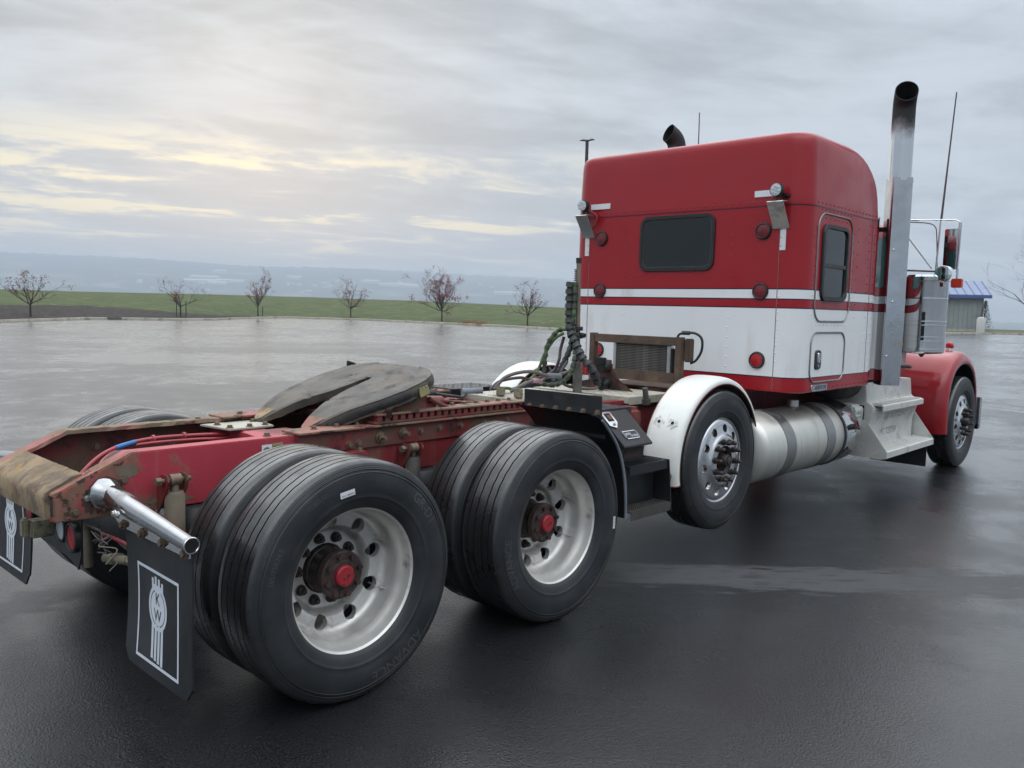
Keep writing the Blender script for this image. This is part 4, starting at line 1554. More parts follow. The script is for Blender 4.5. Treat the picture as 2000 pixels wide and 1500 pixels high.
for x, z in ((-0.72, .88), (-0.45, .93), (-.3, .90), (-0.05, .9), (.02, .95)):
    bolt((x, 0.419, z), (0, -1, 0), RAIL_L, BOLT_S if x == -.72 else None)


# ---- shock absorbers ---------------------------------------------------------
def shock(x, s, mat):
    y = s * 0.505
    top = 0.905
    t = part('shock_absorber', MB().lathe([(top - .05, .0), (top - .05, .036), (top - .065, .043), (0.50, 0.043), (0.50, 0.0)], 20, 'z', (x, y, 0)).cyl((x, y, .5), (x, y, .28), .024, None, 12).cyl((x, y, top - .06), (x, y, top), .018, None, 10), mat, ROOT)
    part('pivot_bush', MB().cyl((x - .024, y, top), (x + .024, y, top), .027, None, 16).cyl((x - .075, y, top), (x + .07, y, top), .011, None, 10).cyl((x - .085, y, top), (x - .062, y, top), .019, None, 6), 'bolt', t)
    for dx_ in (-.043, .043):
        yy = sorted((s * .431, s * .545))
        pts = [(s * 0.431, 0.74), (s * 0.431, 0.90), (s * 0.478, top + .027), (s * 0.532, top + .027), (s * 0.545, top), (s * .530, top - .04)]
        part('shock_bracket', MB().prism(pts, 'x', x + dx_ - .004, x + dx_ + .004), 'frame_red_dirty', t, 30, 0.002)


shock(-0.465, -1, 'shock')
shock(0.885, -1, 'shock_dark')
shock(-0.465, 1, 'shock')
shock(0.885, 1, 'shock_dark')

# ---- axles, brakes, suspension ----------------------------------------------
for x in (0, TX):
    ax = part('drive_axle', MB().cyl((x, -0.92, ZH), (x, 0.92, ZH), 0.066, None, 18).lathe([(-.20, .08), (-.15, .15), (-.06, .205), (.06, .205), (.15, .15), (.20, .08)], 28, 'y', (x, 0, ZH)).lathe([(x - .33, 0.0), (x - .32, .075), (x - .22, .10), (x - .12, .17), (x, .18)], 24, 'x', (0, 0, ZH)), 'canvas', ROOT, 40)
    for s in (-1, 1):
        part('brake_drum', MB().lathe([(s * .50, 0.0), (s * .50, .205), (s * .635, .215), (s * .640, .10)], 36, 'y', (x, 0, ZH)), 'canvas', ax)
        part('trailing_arm', MB().prism([(x + .42, .70), (x + .50, .74), (x + .45, .80), (x + .1, .64), (x - .25, .62), (x - .38, .64), (x - .38, .58), (x, .56)], 'y', s * .44, s * .52), 'frame_red_dirty', ax, 30, .004)
        part('air_spring', MB().lathe([(.62, .0), (.62, .10), (.66, .135), (.72, .13), (.76, .10), (.76, .0)], 24, 'z', (x - .32, s * .40, 0)), 'rubber', ax)
    part('drive_shaft', MB().cyl((x + .16, 0, ZH + .05), (x + 1.1, 0, .66), .05, None, 14), 'canvas', ax)
part('hanger_bracket', MB().box(0.42, 0.56, -0.545, -0.447, 0.80, 0.925), 'frame_red', ROOT, 30, 0.008)
bolt((0.53, -0.50, 0.925), (0, 0, 1), ROOT)
lift_ax = part('lift_axle', MB().cyl((XL, -.75, ZL), (XL, .75, ZL), .06, None, 16).box(XL - .07, XL + .07, -.6, .6, ZL - .09, ZL + .04), 'canvas', ROOT, 30)
fr_ax = part('front_axle', MB().box(XF - .06, XF + .06, -.95, .95, .36, .46).cyl((XF, -1.05, ZH), (XF, 1.05, ZH), .055, None, 14), 'canvas', ROOT, 30)

# ---- rear light bar and wiring -------------------------------------------------
lb = part('light_plate', MB().prism([(-0.36, 0.775), (0.36, 0.775), (0.30, 0.60), (0.12, 0.565), (-0.15, 0.56), (-.25, .545), (-0.31, 0.525), (-0.345, 0.60)], 'x', -0.800, -0.794), 'black_plastic', ROOT, 30, .001)


def round_light(parent, c, n, r, lens, ring='black_plastic', depth=0.02, squash=1.0):
    n = Vector(n).normalized()
    rot = n.to_track_quat('Z', 'Y').to_matrix()
    c = Vector(c)
    k = 30
    mb = MB().lathe([(0.0, r * 1.02), (0.0, r * 1.28), (depth, r * 1.24), (depth + .003, r * 1.10), (depth - .002, r * 1.0)], k, 'z')
    mb.v = [tuple(c + rot @ Vector(v)) for v in mb.v]
    p1 = part('light_ring', mb, ring, parent)
    mb = MB().lathe([(0.0, 0.0), (0.0, r * 1.02), (depth - .004, r), (depth - .001, r * .85), (depth + .001, 0.0)], k, 'z')
    mb.v = [tuple(c + rot @ Vector(v)) for v in mb.v]
    part('light_lens', mb, lens, parent)


round_light(lb, (-0.8005, -0.285, 0.665), (-1, 0, 0), 0.052, 'lens_red')
round_light(lb, (-0.8005, -0.155, 0.680), (-1, 0, 0), 0.050, 'lens_clear')
round_light(lb, (-0.8005, 0.255, 0.690), (-1, 0, 0), 0.052, 'lens_red')
cb = part('trailer_socket', MB().box(-0.90, -0.802, -0.055, 0.03, 0.625, 0.70).box(-.93, -.90, -.035, .01, .63, .715), 'olive_metal', ROOT, 30, .008)
part('socket_arm', MB().tube([(-.86, .03, .655), (-.86, .10, .655), (-.85, .16, .64)], .018, 8), 'black_plastic', cb)
rnd = random.Random(2)
for k in range(7):
    a = Vector((-0.76, -0.36 - .02 * k, 0.745 - .01 * k))
    pts = [a + Vector((rnd.uniform(-.03, .03), -j * .03 + rnd.uniform(-.02, .02), rnd.uniform(-.06, .02) - .012 * j)) for j in range(5)]
    part('loose_wire', MB().tube(bez(pts, 5), 0.0028, 5), ['hose_grey', 'hose_black', 'pole_tan'][k % 3], lb)
part('air_line', MB().tube(bez([(-.72, -.36, .68), (-.68, -.44, .66), (-.60, -.52, .60)], 8), .008, 8), 'hose_red', lb)
part('air_fitting', MB().cyl((-.70, -.34, .565), (-.66, -.60, .60), .019, None, 10).cyl((-.69, -.38, .567), (-.675, -.44, .58), .025, None, 8).cyl((-.672, -.52, .59), (-.664, -.57, .596), .024, None, 8), 'olive_metal', lb)
part('air_tank', MB().lathe([(-.5, 0.0), (-.48, .08), (-.42, .115), (.42, .115), (.48, .08), (.5, 0.0)], 24, 'y', (-0.42, 0, .60)), 'rubber', ROOT)


# ---- mud flaps on tapered chrome arms ------------------------------------------------
def mud_flap(s):
    y0, y1 = 0.596, 1.188
    X = -0.728
    bracket = part('flap_arm', MB().tube([(-0.725, s * 0.50, 0.872), (-0.727, s * 0.72, 0.852), (-0.729, s * 1.205, 0.812)], [0.046, 0.042, 0.028], 22), 'dark_chrome', ROOT, 50)
    # hollow end
    part('arm_end_hole', MB().cyl((-0.729, s * 1.204, 0.8121), (-0.729, s * 1.2065, 0.8119), 0.0262, None, 22), 'soot_shade', bracket)
    part('arm_end_lip', MB().tube([(-0.729 + .0285 * cos(t), s * 1.206, 0.812 + .0285 * sin(t)) for t in [2 * pi * i / 28 for i in range(28)]], .003, 6, closed=True), 'chrome', bracket)
    part('arm_web', MB().prism([(s * 0.50, 0.835), (s * 0.50, 0.800), (s * 0.56, 0.775), (s * 0.598, 0.762), (s * 1.190, 0.760), (s * 1.190, 0.800), (s * 0.60, 0.845)], 'x', X - .004, X + .004), 'chrome', bracket, 30)
    part('mount_cup', MB().tube([(-0.73, s * 0.431, 0.872), (-0.73, s * 0.450, 0.872), (-0.728, s * 0.458, 0.872), (-0.727, s * 0.52, 0.868)], [0.072, 0.072, 0.064, 0.046], 10), 'dark_chrome', bracket, 50)
    bolt((X - .055, s * 0.66, .836), (-1, 0, .1), bracket, BOLT_S)
    bolt((X - .051, s * 0.68, .834), (-1, 0, .1), bracket, BOLT_S)
    # the rubber hangs with a slight belly
    rows = []
    for i in range(21):
        t = i / 20
        z = 0.800 - 0.592 * t
        row = []
        for k in range(15):
            u = k / 14
            y = y0 + (y1 - y0) * u
            zz = z
            if t > 0.9:
                cr = 0.055
                for ye in (0, 1):
                    du = (u if ye == 0 else 1 - u) * (y1 - y0)
                    if du < cr:
                        zz = max(zz, 0.208 + cr - math.sqrt(max(0, cr * cr - (cr - du) ** 2)))
            row.append((X + 0.008 + 0.016 * sin(pi * t) * (0.5 + .5 * cos(u * 3.0)) - .006 * t, s * y, zz))
        rows.append(row)
    front = MB().grid(rows)
    back = [[(p[0] + .009, p[1], p[2]) for p in r] for r in rows]
    front.grid([list(reversed(r)) for r in back])
    rim = rows[0] + [r[-1] for r in rows[1:]] + list(reversed(rows[-1]))[1:] + [r[0] for r in reversed(rows)][1:-1]
    rimb = [(p[0] + .009, p[1], p[2]) for p in rim]
    front.grid([rim, rimb], wrap=True)
    fl = part('mud_flap', front, 'flap', ROOT, 50)

    def surf_x(y, z):
        t = (0.800 - z) / 0.592
        u = (abs(y) - y0) / (y1 - y0)
        return X + 0.008 + 0.016 * sin(pi * t) * (0.5 + .5 * cos(u * 3.0)) - .006 * t

    def decal(name, polys, mat, h):
        mb = MB()
        for poly in polys:
            # polygons given in (right, up) as seen from behind the truck; subdivide long ones by triangles
            c = s * 0.892
            mb.add([(surf_x(c - a, b) - h, c - a, b) for a, b in poly], [tuple(range(len(poly)))])
        return part(name, mb, mat, fl, 0)

    def bar(a0, a1, b0, b1, n=12, vert=True):
        out = []
        for i in range(n):
            if vert:
                q0, q1 = b0 + (b1 - b0) * i / n, b0 + (b1 - b0) * (i + 1) / n
                out.append([(a0, q0), (a1, q0), (a1, q1), (a0, q1)])
            else:
                q0, q1 = a0 + (a1 - a0) * i / n, a0 + (a1 - a0) * (i + 1) / n
                out.append([(q0, b0), (q1, b0), (q1, b1), (q0, b1)])
        return out
    w, zb, zt, lw = 0.192, 0.255, 0.640, 0.0125
    border = bar(-w, -w + lw, zb, zt) + bar(w - lw, w, zb, zt) + bar(-w + lw, w - lw, zt - lw, zt, 12, False) + bar(-w + lw, w - lw, zb, zb + lw, 12, False)
    decal('white_border', border, 'white_print', .0012)
    cz, cr = 0.492, 0.086
    em = []
    K = 40
    for i in range(K):
        t0, t1 = 2 * pi * i / K, 2 * pi * (i + 1) / K
        em.append([(cr * cos(t0), cz + cr * 1.05 * sin(t0)), (cr * cos(t1), cz + cr * 1.05 * sin(t1)), (.071 * cos(t1), cz + .074 * sin(t1)), (.071 * cos(t0), cz + .074 * sin(t0))])
        em.append([(.066 * cos(t0), cz + .069 * sin(t0)), (.066 * cos(t1), cz + .069 * sin(t1)), (0, cz)])
    for x0, h in ((-.054, .612), (-.026, .622), (.004, .617), (.034, .607)):
        em += bar(x0, x0 + .018, cz + .070, h - .006, 4)
    em += bar(-.054, .052, cz + .065, .583, 4)
    for k, x0 in enumerate((-.056, -.027, .002, .031)):
        em += bar(x0, x0 + .020, .283 - .004 * k, cz - .068, 10)
    decal('emblem', em, 'white_print', .0014)
    lt = MB()
    for ch, zc in (('K', cz + .034), ('W', cz - .030)):
        vs_, fs = text_geo(ch, 0.070)
        c = s * 0.892
        lt.add([(surf_x(c - p.x * .95, zc + p.y) - .0024, c - p.x * .95, zc + p.y) for p in vs_], fs)
    part('emblem_letters', lt, 'dark_print', fl, 0)
    for y in (0.625, 0.80, 0.98, 1.165):
        bolt((X - .005, s * y, 0.776), (-1, 0, 0), bracket)


mud_flap(-1)
mud_flap(1)

# ---- fifth wheel -----------------------------------------------------------------
PIN = Vector((0.93, 0, 1.250))
SL = 0.292
FW_T = Matrix.Rotation(-math.atan(SL), 4, 'Y')


def v_out(u):
    tab = [(-0.62, .255), (-0.60, .285), (-0.55, .315), (-0.45, .362), (-0.35, .402), (-0.22, .440), (-0.08, .457), (0.04, .452), (0.11, .435), (0.17, .405), (0.22, .360), (0.255, .30), (0.270, .22), (.325, .20)]
    return lerp_tab(tab, u)


def v_in(u):
    if u >= 0.030:
        return 0.0
    if u >= 0:
        return math.sqrt(max(0, .030 ** 2 - u * u))
    tab = [(-0.62, .225), (-0.60, .195), (-0.50, .150), (-0.36, .100), (-0.22, .052), (-0.14, .035), (0.0, .030)]
    return lerp_tab(tab, u)


us = [-0.62, -0.61, -0.60, -0.58] + [-0.56 + i * 0.02 for i in range(28)] + [0.006, 0.014, 0.022, 0.027, 0.030, 0.036, 0.05] + [0.07 + i * .02 for i in range(9)] + [.244, .256, .264, .270]
fw = MB()
for s in (-1, 1):
    top, bot = [], []
    for u in us:
        a, b = v_in(u), v_out(u)
        rowt, rowb = [], []
        for k in range(19):
            v = a + (b - a) * k / 18
            ramp = 0.06 * max(0, -0.36 - u) + 0.6 * max(0, -0.36 - u) ** 2
            rr = hypot(u + .02, v)
            gro = 0.007 * (1 if abs(rr - .335) < .014 or (abs(rr - .17) < .013 and u > -.12) else 0)
            edge = 0.007 * (1 if k == 18 or (k == 0 and a > 0) else 0)
            n = mnoise.noise(Vector((u * 14, s * v * 14, 2))) * .0025
            rowt.append((u, s * v, -ramp - gro - edge + n))
            th_ = 0.052 + 0.028 * (1 if k > 14 else 0) + mnoise.noise(Vector((u * 40, s * v * 40, 5))) * .006
            th_ *= 1.0 if u > -.5 else max(.45, 1 - (-.5 - u) * 4.5)
            rowb.append((u, s * v, -ramp - th_))
        top.append(rowt)
        bot.append(rowb)
    fw.grid(top)
    fw.grid(bot)
    rim = top[0] + [r[-1] for r in top[1:]] + ([] if False else [])
    fw.grid([[r[-1] for r in top], [r[-1] for r in bot]])
    iu = [i for i, u in enumerate(us) if u <= .0301]
    fw.grid([[top[i][0] for i in iu], [bot[i][0] for i in iu]])
    fw.grid([top[0], bot[0]])
    fw.grid([top[-1], bot[-1]])
T5 = Matrix.Translation(PIN) @ FW_T
fw.v = [tuple(T5 @ Vector(v)) for v in fw.v]
FW = part('fifth_wheel', fw, 'grease', ROOT, 28)
# caked grease hanging from the rim
for s in (-1, 1):
    ck = MB()
    rows = []
    for i in range(60):
        u = -0.52 + i * 0.0130
        v = s * (v_out(u) + .002)
        ramp = 0.06 * max(0, -0.36 - u) + 0.6 * max(0, -0.36 - u) ** 2
        n1 = mnoise.noise(Vector((u * 22, s, 1)))
        n2 = mnoise.noise(Vector((u * 30, s, 7)))
        rows.append([(u, v - s * .004, -ramp - .012), (u, v + s * (.006 + .005 * n2), -ramp - .030), (u, v + s * (.004 + .006 * n1), -ramp - .060), (u, v - s * .03, -ramp - .095 - .02 * n1)])
    ck.grid(rows)
    ck.v = [tuple(T5 @ Vector(v)) for v in ck.v]
    part('caked_grease', ck, 'grease_dark', FW, 50)
# worn red ramp tips
for s in (-1, 1):
    mb = MB()
    rows = []
    for u in (-.616, -.60, -.575, -.55, -.52):
        a, b = v_in(u) + .012, v_out(u) - .012
        ramp = 0.06 * max(0, -0.36 - u) + 0.6 * max(0, -0.36 - u) ** 2
        rows.append([T5 @ Vector((u + (.02 * mnoise.noise(Vector((k, s, 3))) if u == -.52 else 0), s * (a + (b - a) * k / 8), -ramp + .004)) for k in range(9)])
    mb.grid(rows)
    part('worn_ramp_tip', mb, 'flange' if s < 0 else 'rust', FW, 50)
part('lock_jaw', MB().prism([(-.13, -.034), (.028, -.028), (.028, .028), (-.13, .034)], 'z', -.075, -.055), 'grease_dark', FW, 0).data.transform(T5)
part('fifth_wheel_base', MB().box(0.70, 1.30, -0.325, 0.325, 1.046, 1.062).box(0.62, 0.70, -0.36, 0.36, 1.046, 1.075), 'frame_red_dirty', FW, 30, .004)
for s in (-1, 1):
    part('trunnion_bracket', MB().prism([(0.72, 1.063), (1.22, 1.063), (1.10, 1.17), (1.02, 1.215), (0.90, 1.215), (0.82, 1.15)], 'y', s * .352, s * .372), 'frame_red', FW, 30, .004)
    part('trunnion_pin', MB().cyl((0.96, s * .33, 1.175), (0.96, s * .42, 1.175), .028, None, 16), 'grease_dark', FW)
    part('bracket_rib', MB().tube([(1.10, s * .39, 1.155), (1.30, s * .39, 1.07)], .014, 8), 'frame_red_dirty', FW)
part('slide_cylinder', MB().cyl((1.12, -.20, 1.12), (1.36, -.20, 1.105), .035, None, 16).cyl((1.34, -.20, 1.106), (1.42, -.20, 1.10), .018, None, 10), 'frame_red', FW)
part('square_tube', MB().obox((0.76, -.40, 1.098), (0.05, .10, .05), Matrix.Rotation(.1, 3, 'Y')), 'frame_red_dirty', FW, 30, .006)
part('square_tube_hole', MB().box(0.745, 0.778, -.4515, -.4495, 1.082, 1.114), 'soot_shade', FW, 0)
tagm = MB().box(-.035, .035, -.003, .003, -.02, .02)
for k in range(3):
    tagm.box(-.03 + k * .022, -.015 + k * .022, -.004, .002, .018, .032)
tg = part('yellow_tag', tagm, 'yellow_print', FW, 0)
tg.data.transform(Matrix.Translation((1.00, -0.463, 1.205)) @ Matrix.Rotation(-.30, 4, 'Y'))
part('release_fin', MB().prism([(1.112, 1.26), (1.114, 1.326), (1.175, 1.308), (1.18, 1.26)], 'y', .425, .437), 'black', FW, 0)

# ---- deck plates and steps --------------------------------------------------------
TOOTH = MB()
TOOTH = MB().add([(-.012, -.004, 0), (.012, -.004, 0), (.012, .004, 0), (-.012, .004, 0), (-.006, 0, .005), (.006, 0, .005)], [(0, 1, 5, 4), (2, 3, 4, 5), (1, 2, 5), (3, 0, 4)]).mesh('lug', 0)


def tread_pattern(parent, x0, x1, y0, y1, z, mat, step=0.045):
    """raised diagonal lugs of a tread plate, joined: far too small to pick apart"""
    mb = MB()
    nx, ny = int((x1 - x0) / step), int((y1 - y0) / step)
    for i in range(nx):
        for j in range(ny):
            c = Vector((x0 + (i + .5) * (x1 - x0) / nx, y0 + (j + .5) * (y1 - y0) / ny, z))
            a = pi / 4 if (i + j) % 2 else -pi / 4
            u, w = Vector((cos(a), sin(a), 0)), Vector((-sin(a), cos(a), 0))
            b = [c + u * .017, c + w * .006, c - u * .017, c - w * .006]
            mb.add(b + [c + Vector((0, 0, .004))], [(0, 1, 4), (1, 2, 4), (2, 3, 4), (3, 0, 4)])
    o = part('tread_lugs', mb, mat, parent, 0)
    o['kind'] = 'stuff'


dp = part('deck_plate', MB().box(2.10, 2.86, -0.24, 0.40, 1.058, 1.062).box(2.098, 2.104, -0.24, 0.40, 1.030, 1.0615), 'tread_plate', ROOT, 30)
tread_pattern(dp, 2.11, 2.85, -0.235, 0.395, 1.062, 'tread_plate')
dp2 = part('deck_plate', MB().box(2.98, 3.56, -0.47, 0.47, 1.052, 1.057).box(2.974, 2.98, -.47, .47, 1.01, 1.057).box(2.98, 3.56, -.476, -.471, 1.0, 1.057), 'tread_plate', ROOT, 30)
tread_pattern(dp2, 2.99, 3.55, -.465, .465, 1.057, 'tread_plate')
part('deck_rib', MB().box(2.06, 2.12, -0.335, 0.335, 0.99, 1.028), 'flange', ROOT, 30, .003)
part('deck_rail', MB().prism([(1.50, .36), (1.53, .36), (2.10, -.31), (2.10, -.36)], 'z', 1.05, 1.058), 'flange', ROOT, 0)
part('square_duct', MB().box(1.95, 2.04, -0.25, 0.25, .90, 1.0), 'pole_tan', ROOT, 30, .004)

for s in (1, -1):
    y0, y1 = sorted((s * .70, s * 1.05))
    x0, x1 = (2.29, 2.83) if s > 0 else (2.03, 2.36)
    if s > 0:
        o = part('step_tread', MB().box(x0, x1, y0, y1, .975, 1.055), 'black', ROOT, 30, .004)
        tread_pattern(o, x0 + .02, x1 - .02, y0 + .02, y1 - .02, 1.055, 'black', .05)
    else:
        o = part('step_tread', MB().box(x0, x1, -.93, -.66, 1.0, 1.075), 'black', ROOT, 30, .004)
        tread_pattern(o, x0 + .01, x1 - .01, -.925, -.665, 1.075, 'black', .05)

# tool box with sloped lid and two steps, right side
BX0, BX1 = 1.985, 2.245
tb = part('tool_box', MB().prism([(-.70, .52), (-.70, 1.065), (-.945, 1.065), (-1.150, .880), (-1.150, .868), (-1.085, .862), (-1.085, .52)], 'x', BX0, BX1 + .04), 'black', ROOT, 30, .003)
lid_n = Vector((0, -(1.065 - .880), -(1.150 - .945)))
lid_n = Vector((0, -.670, .742)).normalized()
lid_v = Vector((0, .742, .670)).normalized()


def lid_pt(x, t, h=0.0):
    """t 0 at the bottom edge of the lid, 1 at the top"""
    p = Vector((x, -1.150 + .205 * t, .880 + .185 * t))
    return p + lid_n * h


mb = MB()
b_ = [(1.99, .985), (2.085, .985), (2.085, .66), (2.04, .50), (1.99, .58)]
mb.add([lid_pt(x, t, .002) for x, t in b_] + [lid_pt(x, t, .009) for x, t in b_], [tuple(range(5)), tuple(range(9, 4, -1))] + [(i, (i + 1) % 5, (i + 1) % 5 + 5, i + 5) for i in range(5)])
lt = part('latch_plate', mb, 'chrome', tb, 30, .002)
mb = MB()
b_ = [(2.008, .93), (2.066, .93), (2.066, .70), (2.008, .70)]
mb.add([lid_pt(x, t, .0102) for x, t in b_], [(0, 1, 2, 3)])
part('latch_recess', mb, 'soot_shade', lt, 0)
mb = MB().add([lid_pt(x, t, .0108) for x, t in ((2.024, .88), (2.058, .88), (2.058, .76), (2.024, .76))], [(0, 1, 2, 3)])
part('latch_handle', mb, 'brown_steel', lt, 0)
bolt(lid_pt(2.040, .615, .008), lid_n, lt, BOLT_S, 'lock')
mb = MB()
b_ = [(2.045, .40), (2.175, .40), (2.185, .36), (2.185, .22), (2.175, .17), (2.055, .17), (2.045, .22)]
b_ = [(x + .012, t) for x, t in b_]
mb.add([lid_pt(x, t, .002) for x, t in b_] + [lid_pt(x, t, .006) for x, t in b_], [tuple(range(7)), tuple(range(13, 6, -1))] + [(i, (i + 1) % 7, (i + 1) % 7 + 7, i + 7) for i in range(7)])
np_ = part('name_plate', mb, 'stainless', tb, 0)
mb = MB()
b_ = [(2.062, .375), (2.192, .375), (2.192, .195), (2.062, .195)]
mb.add([lid_pt(x, t, .0066) for x, t in b_], [(0, 1, 2, 3)])
part('plate_face', mb, 'dark_print', np_, 0)
mb = MB()
put_text(mb, 'pcm', .034, lid_pt(2.098, .315, .0075), (1, 0, 0), lid_v)
put_text(mb, 'trucks', .029, lid_pt(2.150, .255, .0075), (1, 0, 0), lid_v)
part('plate_text', mb, 'white_print', np_, 0)
mb = MB().box(BX0 + .01, BX1 + .03, -1.086, -1.0865, .79, .86)
part('recess_face', mb, 'hub_rust', tb, 0)
for k, (zt_, yf_, x1_) in enumerate(((.760, -1.185, 2.40), (.490, -1.205, 2.43))):
    st_ = part('step', MB().box(1.995, x1_, yf_, -1.03, zt_ - .008, zt_).box(1.995, x1_, yf_ - .004, yf_, zt_ - .055, zt_ + .003), 'black' if k == 0 else 'shock_dark', ROOT, 30, .003)
    tr = MB()
    nb = 9 if k else 7
    for i in range(nb):
        y = -1.05 - i * (abs(yf_) - 1.06) / nb
        for j in range(20):
            x = 2.0 + j * (x1_ - 2.02) / 20
            tr.box(x, x + .008, y - .006, y, zt_, zt_ + .005)
    o = part('step_serrations', tr, 'shock_dark' if k else 'black', st_, 0)
    o['kind'] = 'stuff'
part('step_back', MB().box(1.995, 2.40, -1.088, -1.082, .49, .70).prism([(-.72, .43), (-.72, .76), (-1.185, .76), (-1.215, .43)], 'x', 2.425, 2.432), 'black', tb, 30)

# curved black quarter fender in front of the second axle, with a rubber guard on top
sec = [(1.600, 1.105), (1.655, 1.092), (1.700, 1.065), (1.770, 1.000), (1.850, .910), (1.905, .810), (1.940, .700), (1.956, .600), (1.962, .52), (1.964, .455)]
qb = bez([(x, 0, z) for x, z in sec], 4)
rows = [[(p.x, y, p.z) for y in (-.60, -.75, -.9, -1.05, -1.17, -1.185)] for p in qb]
inner = [[(p.x + .006, y, p.z + .006) for y in (-.60, -.75, -.9, -1.05, -1.17, -1.185)] for p in qb]
qf = MB().grid(rows).grid([list(reversed(r)) for r in inner]).grid([[r[-1] for r in rows], [r[-1] for r in inner]]).grid([[r[0] for r in inner], [r[0] for r in rows]])
qf = part('quarter_fender', qf, 'black', ROOT, 40)
part('fender_edge_trim', MB().tube([(p.x + .003, -1.188, p.z + .003) for p in qb[8:]], .009, 8), 'grey_grip', qf)
gd = part('rubber_guard', MB().prism([(-.600, 1.078), (-.598, 1.200), (-1.188, 1.205), (-1.192, 1.085)], 'x', 1.690, 1.697), 'flap', qf, 0)
for i in range(6):
    bolt((1.689, -.645 - i * .104, 1.098 + .002 * i), (-1, 0, 0), gd, None)
part('fender_rib', MB().box(1.75, 1.76, -1.17, -.62, .955, .975), 'black', qf, 0)


# ---- lift axle fenders ------------------------------------------------------------
def lift_fender(s):
    cx, cz = 3.435, .612
    R0 = .612
    ys = [.700, .715, .745, .80, .86, .92, .955, .978, .990, .994, .992]
    ds = [-.022, -.006, .002, .005, .005, .003, -.002, -.010, -.024, -.040, -.050]
    rows = []
    t0, t1 = radians(192), radians(14)
    N = 46
    for i in range(N + 1):
        t = t0 + (t1 - t0) * i / N
        rows.append([(cx + (R0 + d) * cos(t), s * y, cz + (R0 + d) * sin(t)) for y, d in zip(ys, ds)])
    rin = [[(cx + (R0 + d - .006) * cos(t0 + (t1 - t0) * i / N), s * (y - .003), cz + (R0 + d - .006) * sin(t0 + (t1 - t0) * i / N)) for y, d in zip(ys, ds)] for i in range(N + 1)]
    o = part('lift_axle_fender', MB().grid(rows), 'fender_white', ROOT, 60)
    part('fender_liner', MB().grid(rin), 'black', o, 60)
    for idx in (0, -1):
        part('red_edge', MB().tube([(r[idx][0], r[idx][1], r[idx][2]) for r in rows], .005, 6), 'frame_red_dirty', o)
    part('red_edge', MB().tube(rows[0], .005, 6), 'frame_red_dirty', o)
    for t, y in ((184, .775), (184, .945), (150, .79), (150, .90)):
        tr = radians(t)
        p_ = (cx + (R0 + .006) * cos(tr), s * y, cz + (R0 + .006) * sin(tr))
        d_ = (cos(tr), 0, sin(tr))
        if t == 184:
            part('washer', MB().cyl(p_, Vector(p_) + Vector(d_) * .006, .022, None, 18), 'bolt_bright', o)
            bolt(Vector(p_) + Vector(d_) * .006, d_, o, BOLT_S)
        else:
            part('empty_bolt_hole', MB().cyl(p_, Vector(p_) + Vector(d_) * .0012, .0125, None, 14), 'soot_shade', o)
            mb = MB()
            rnd = random.Random(int(t + y * 100))
            ux, uy = Vector((-sin(tr), 0, cos(tr))), Vector((0, 1, 0))
            pts = [Vector(p_) + Vector(d_) * .0004 + (ux * cos(a) + uy * sin(a)) * rnd.uniform(.014, .055) for a in [2 * pi * k / 15 for k in range(15)]]
            mb.add(pts, [tuple(range(15))])
            part('chipped_paint', mb, 'chip', o, 0)
    part('fender_stay', MB().tube([(cx + .0, s * .45, .98), (cx, s * .66, 1.12), (cx, s * .72, 1.19)], .02, 8), 'black', o)
    return o


lift_fender(-1)
lift_fender(1)
part('air_valve', MB().cyl((2.98, -.62, 1.05), (2.96, -.62, 1.14), .022, .020, 10).cyl((2.985, -.62, 1.02), (2.98, -.62, 1.06), .032, None, 10), 'shock_dark', ROOT)
part('hanger_casting', MB().box(2.62, 2.98, -.60, -.435, .80, 1.0), 'frame_red', ROOT, 30, .03, 3)
part('hanger_casting', MB().box(2.62, 2.98, .435, .60, .80, 1.0), 'frame_red', ROOT, 30, .03, 3)

# ---- condenser frame behind the sleeper ------------------------------------------------
cf = part('condenser_frame', MB().box(3.62, 3.68, .365, .415, 1.045, 1.500).box(3.62, 3.68, -.495, -.440, 1.045, 1.495).box(3.625, 3.675, -.440, .365, 1.425, 1.492).box(3.622, 3.672, -.440, .30, 1.125, 1.205), 'brown_steel', ROOT, 30, .003)
core = part('condenser_core', MB().box(3.66, 3.70, -.365, .165, 1.195, 1.428), 'soot_shade', cf, 0)
fin = MB().box(3.650, 3.66, -.345, .150, 0, .0075).mesh('fin', 0)
fin.materials.append(M['radiator_fins'])
for i in range(17):
    link('fin', fin, None, core, loc=(0, 0, 1.207 + i * .0132))
part('end_tank', MB().box(3.645, 3.70, -.385, -.352, 1.20, 1.42), 'aluminium', cf, 30, .003)
part('end_tank', MB().box(3.645, 3.70, .150, .178, 1.19, 1.43), 'aluminium', cf, 30, .003)
part('drier_bottle', MB().cyl((3.70, -.41, 1.20), (3.70, -.41, 1.40), .024, None, 14), 'black', cf)
part('switch_box', MB().box(3.66, 3.74, -.545, -.497, 1.30, 1.485), 'brown_steel', cf, 30, .008)
part('refrigerant_hose', MB().tube(bez([(3.65, -.44, 1.47), (3.65, -.455, 1.515), (3.67, -.50, 1.53), (3.68, -.58, 1.53), (3.69, -.635, 1.49), (3.69, -.64, 1.40), (3.70, -.59, 1.32), (3.70, -.54, 1.29)], 8), .010, 8).cyl((3.66, -.475, 1.53), (3.68, -.535, 1.53), .016, None, 8), 'black', cf)
part('frame_foot', MB().box(3.60, 3.72, -.51, -.42, 1.03, 1.047).box(3.60, 3.72, .35, .43, 1.03, 1.047), 'brown_steel', cf, 0)
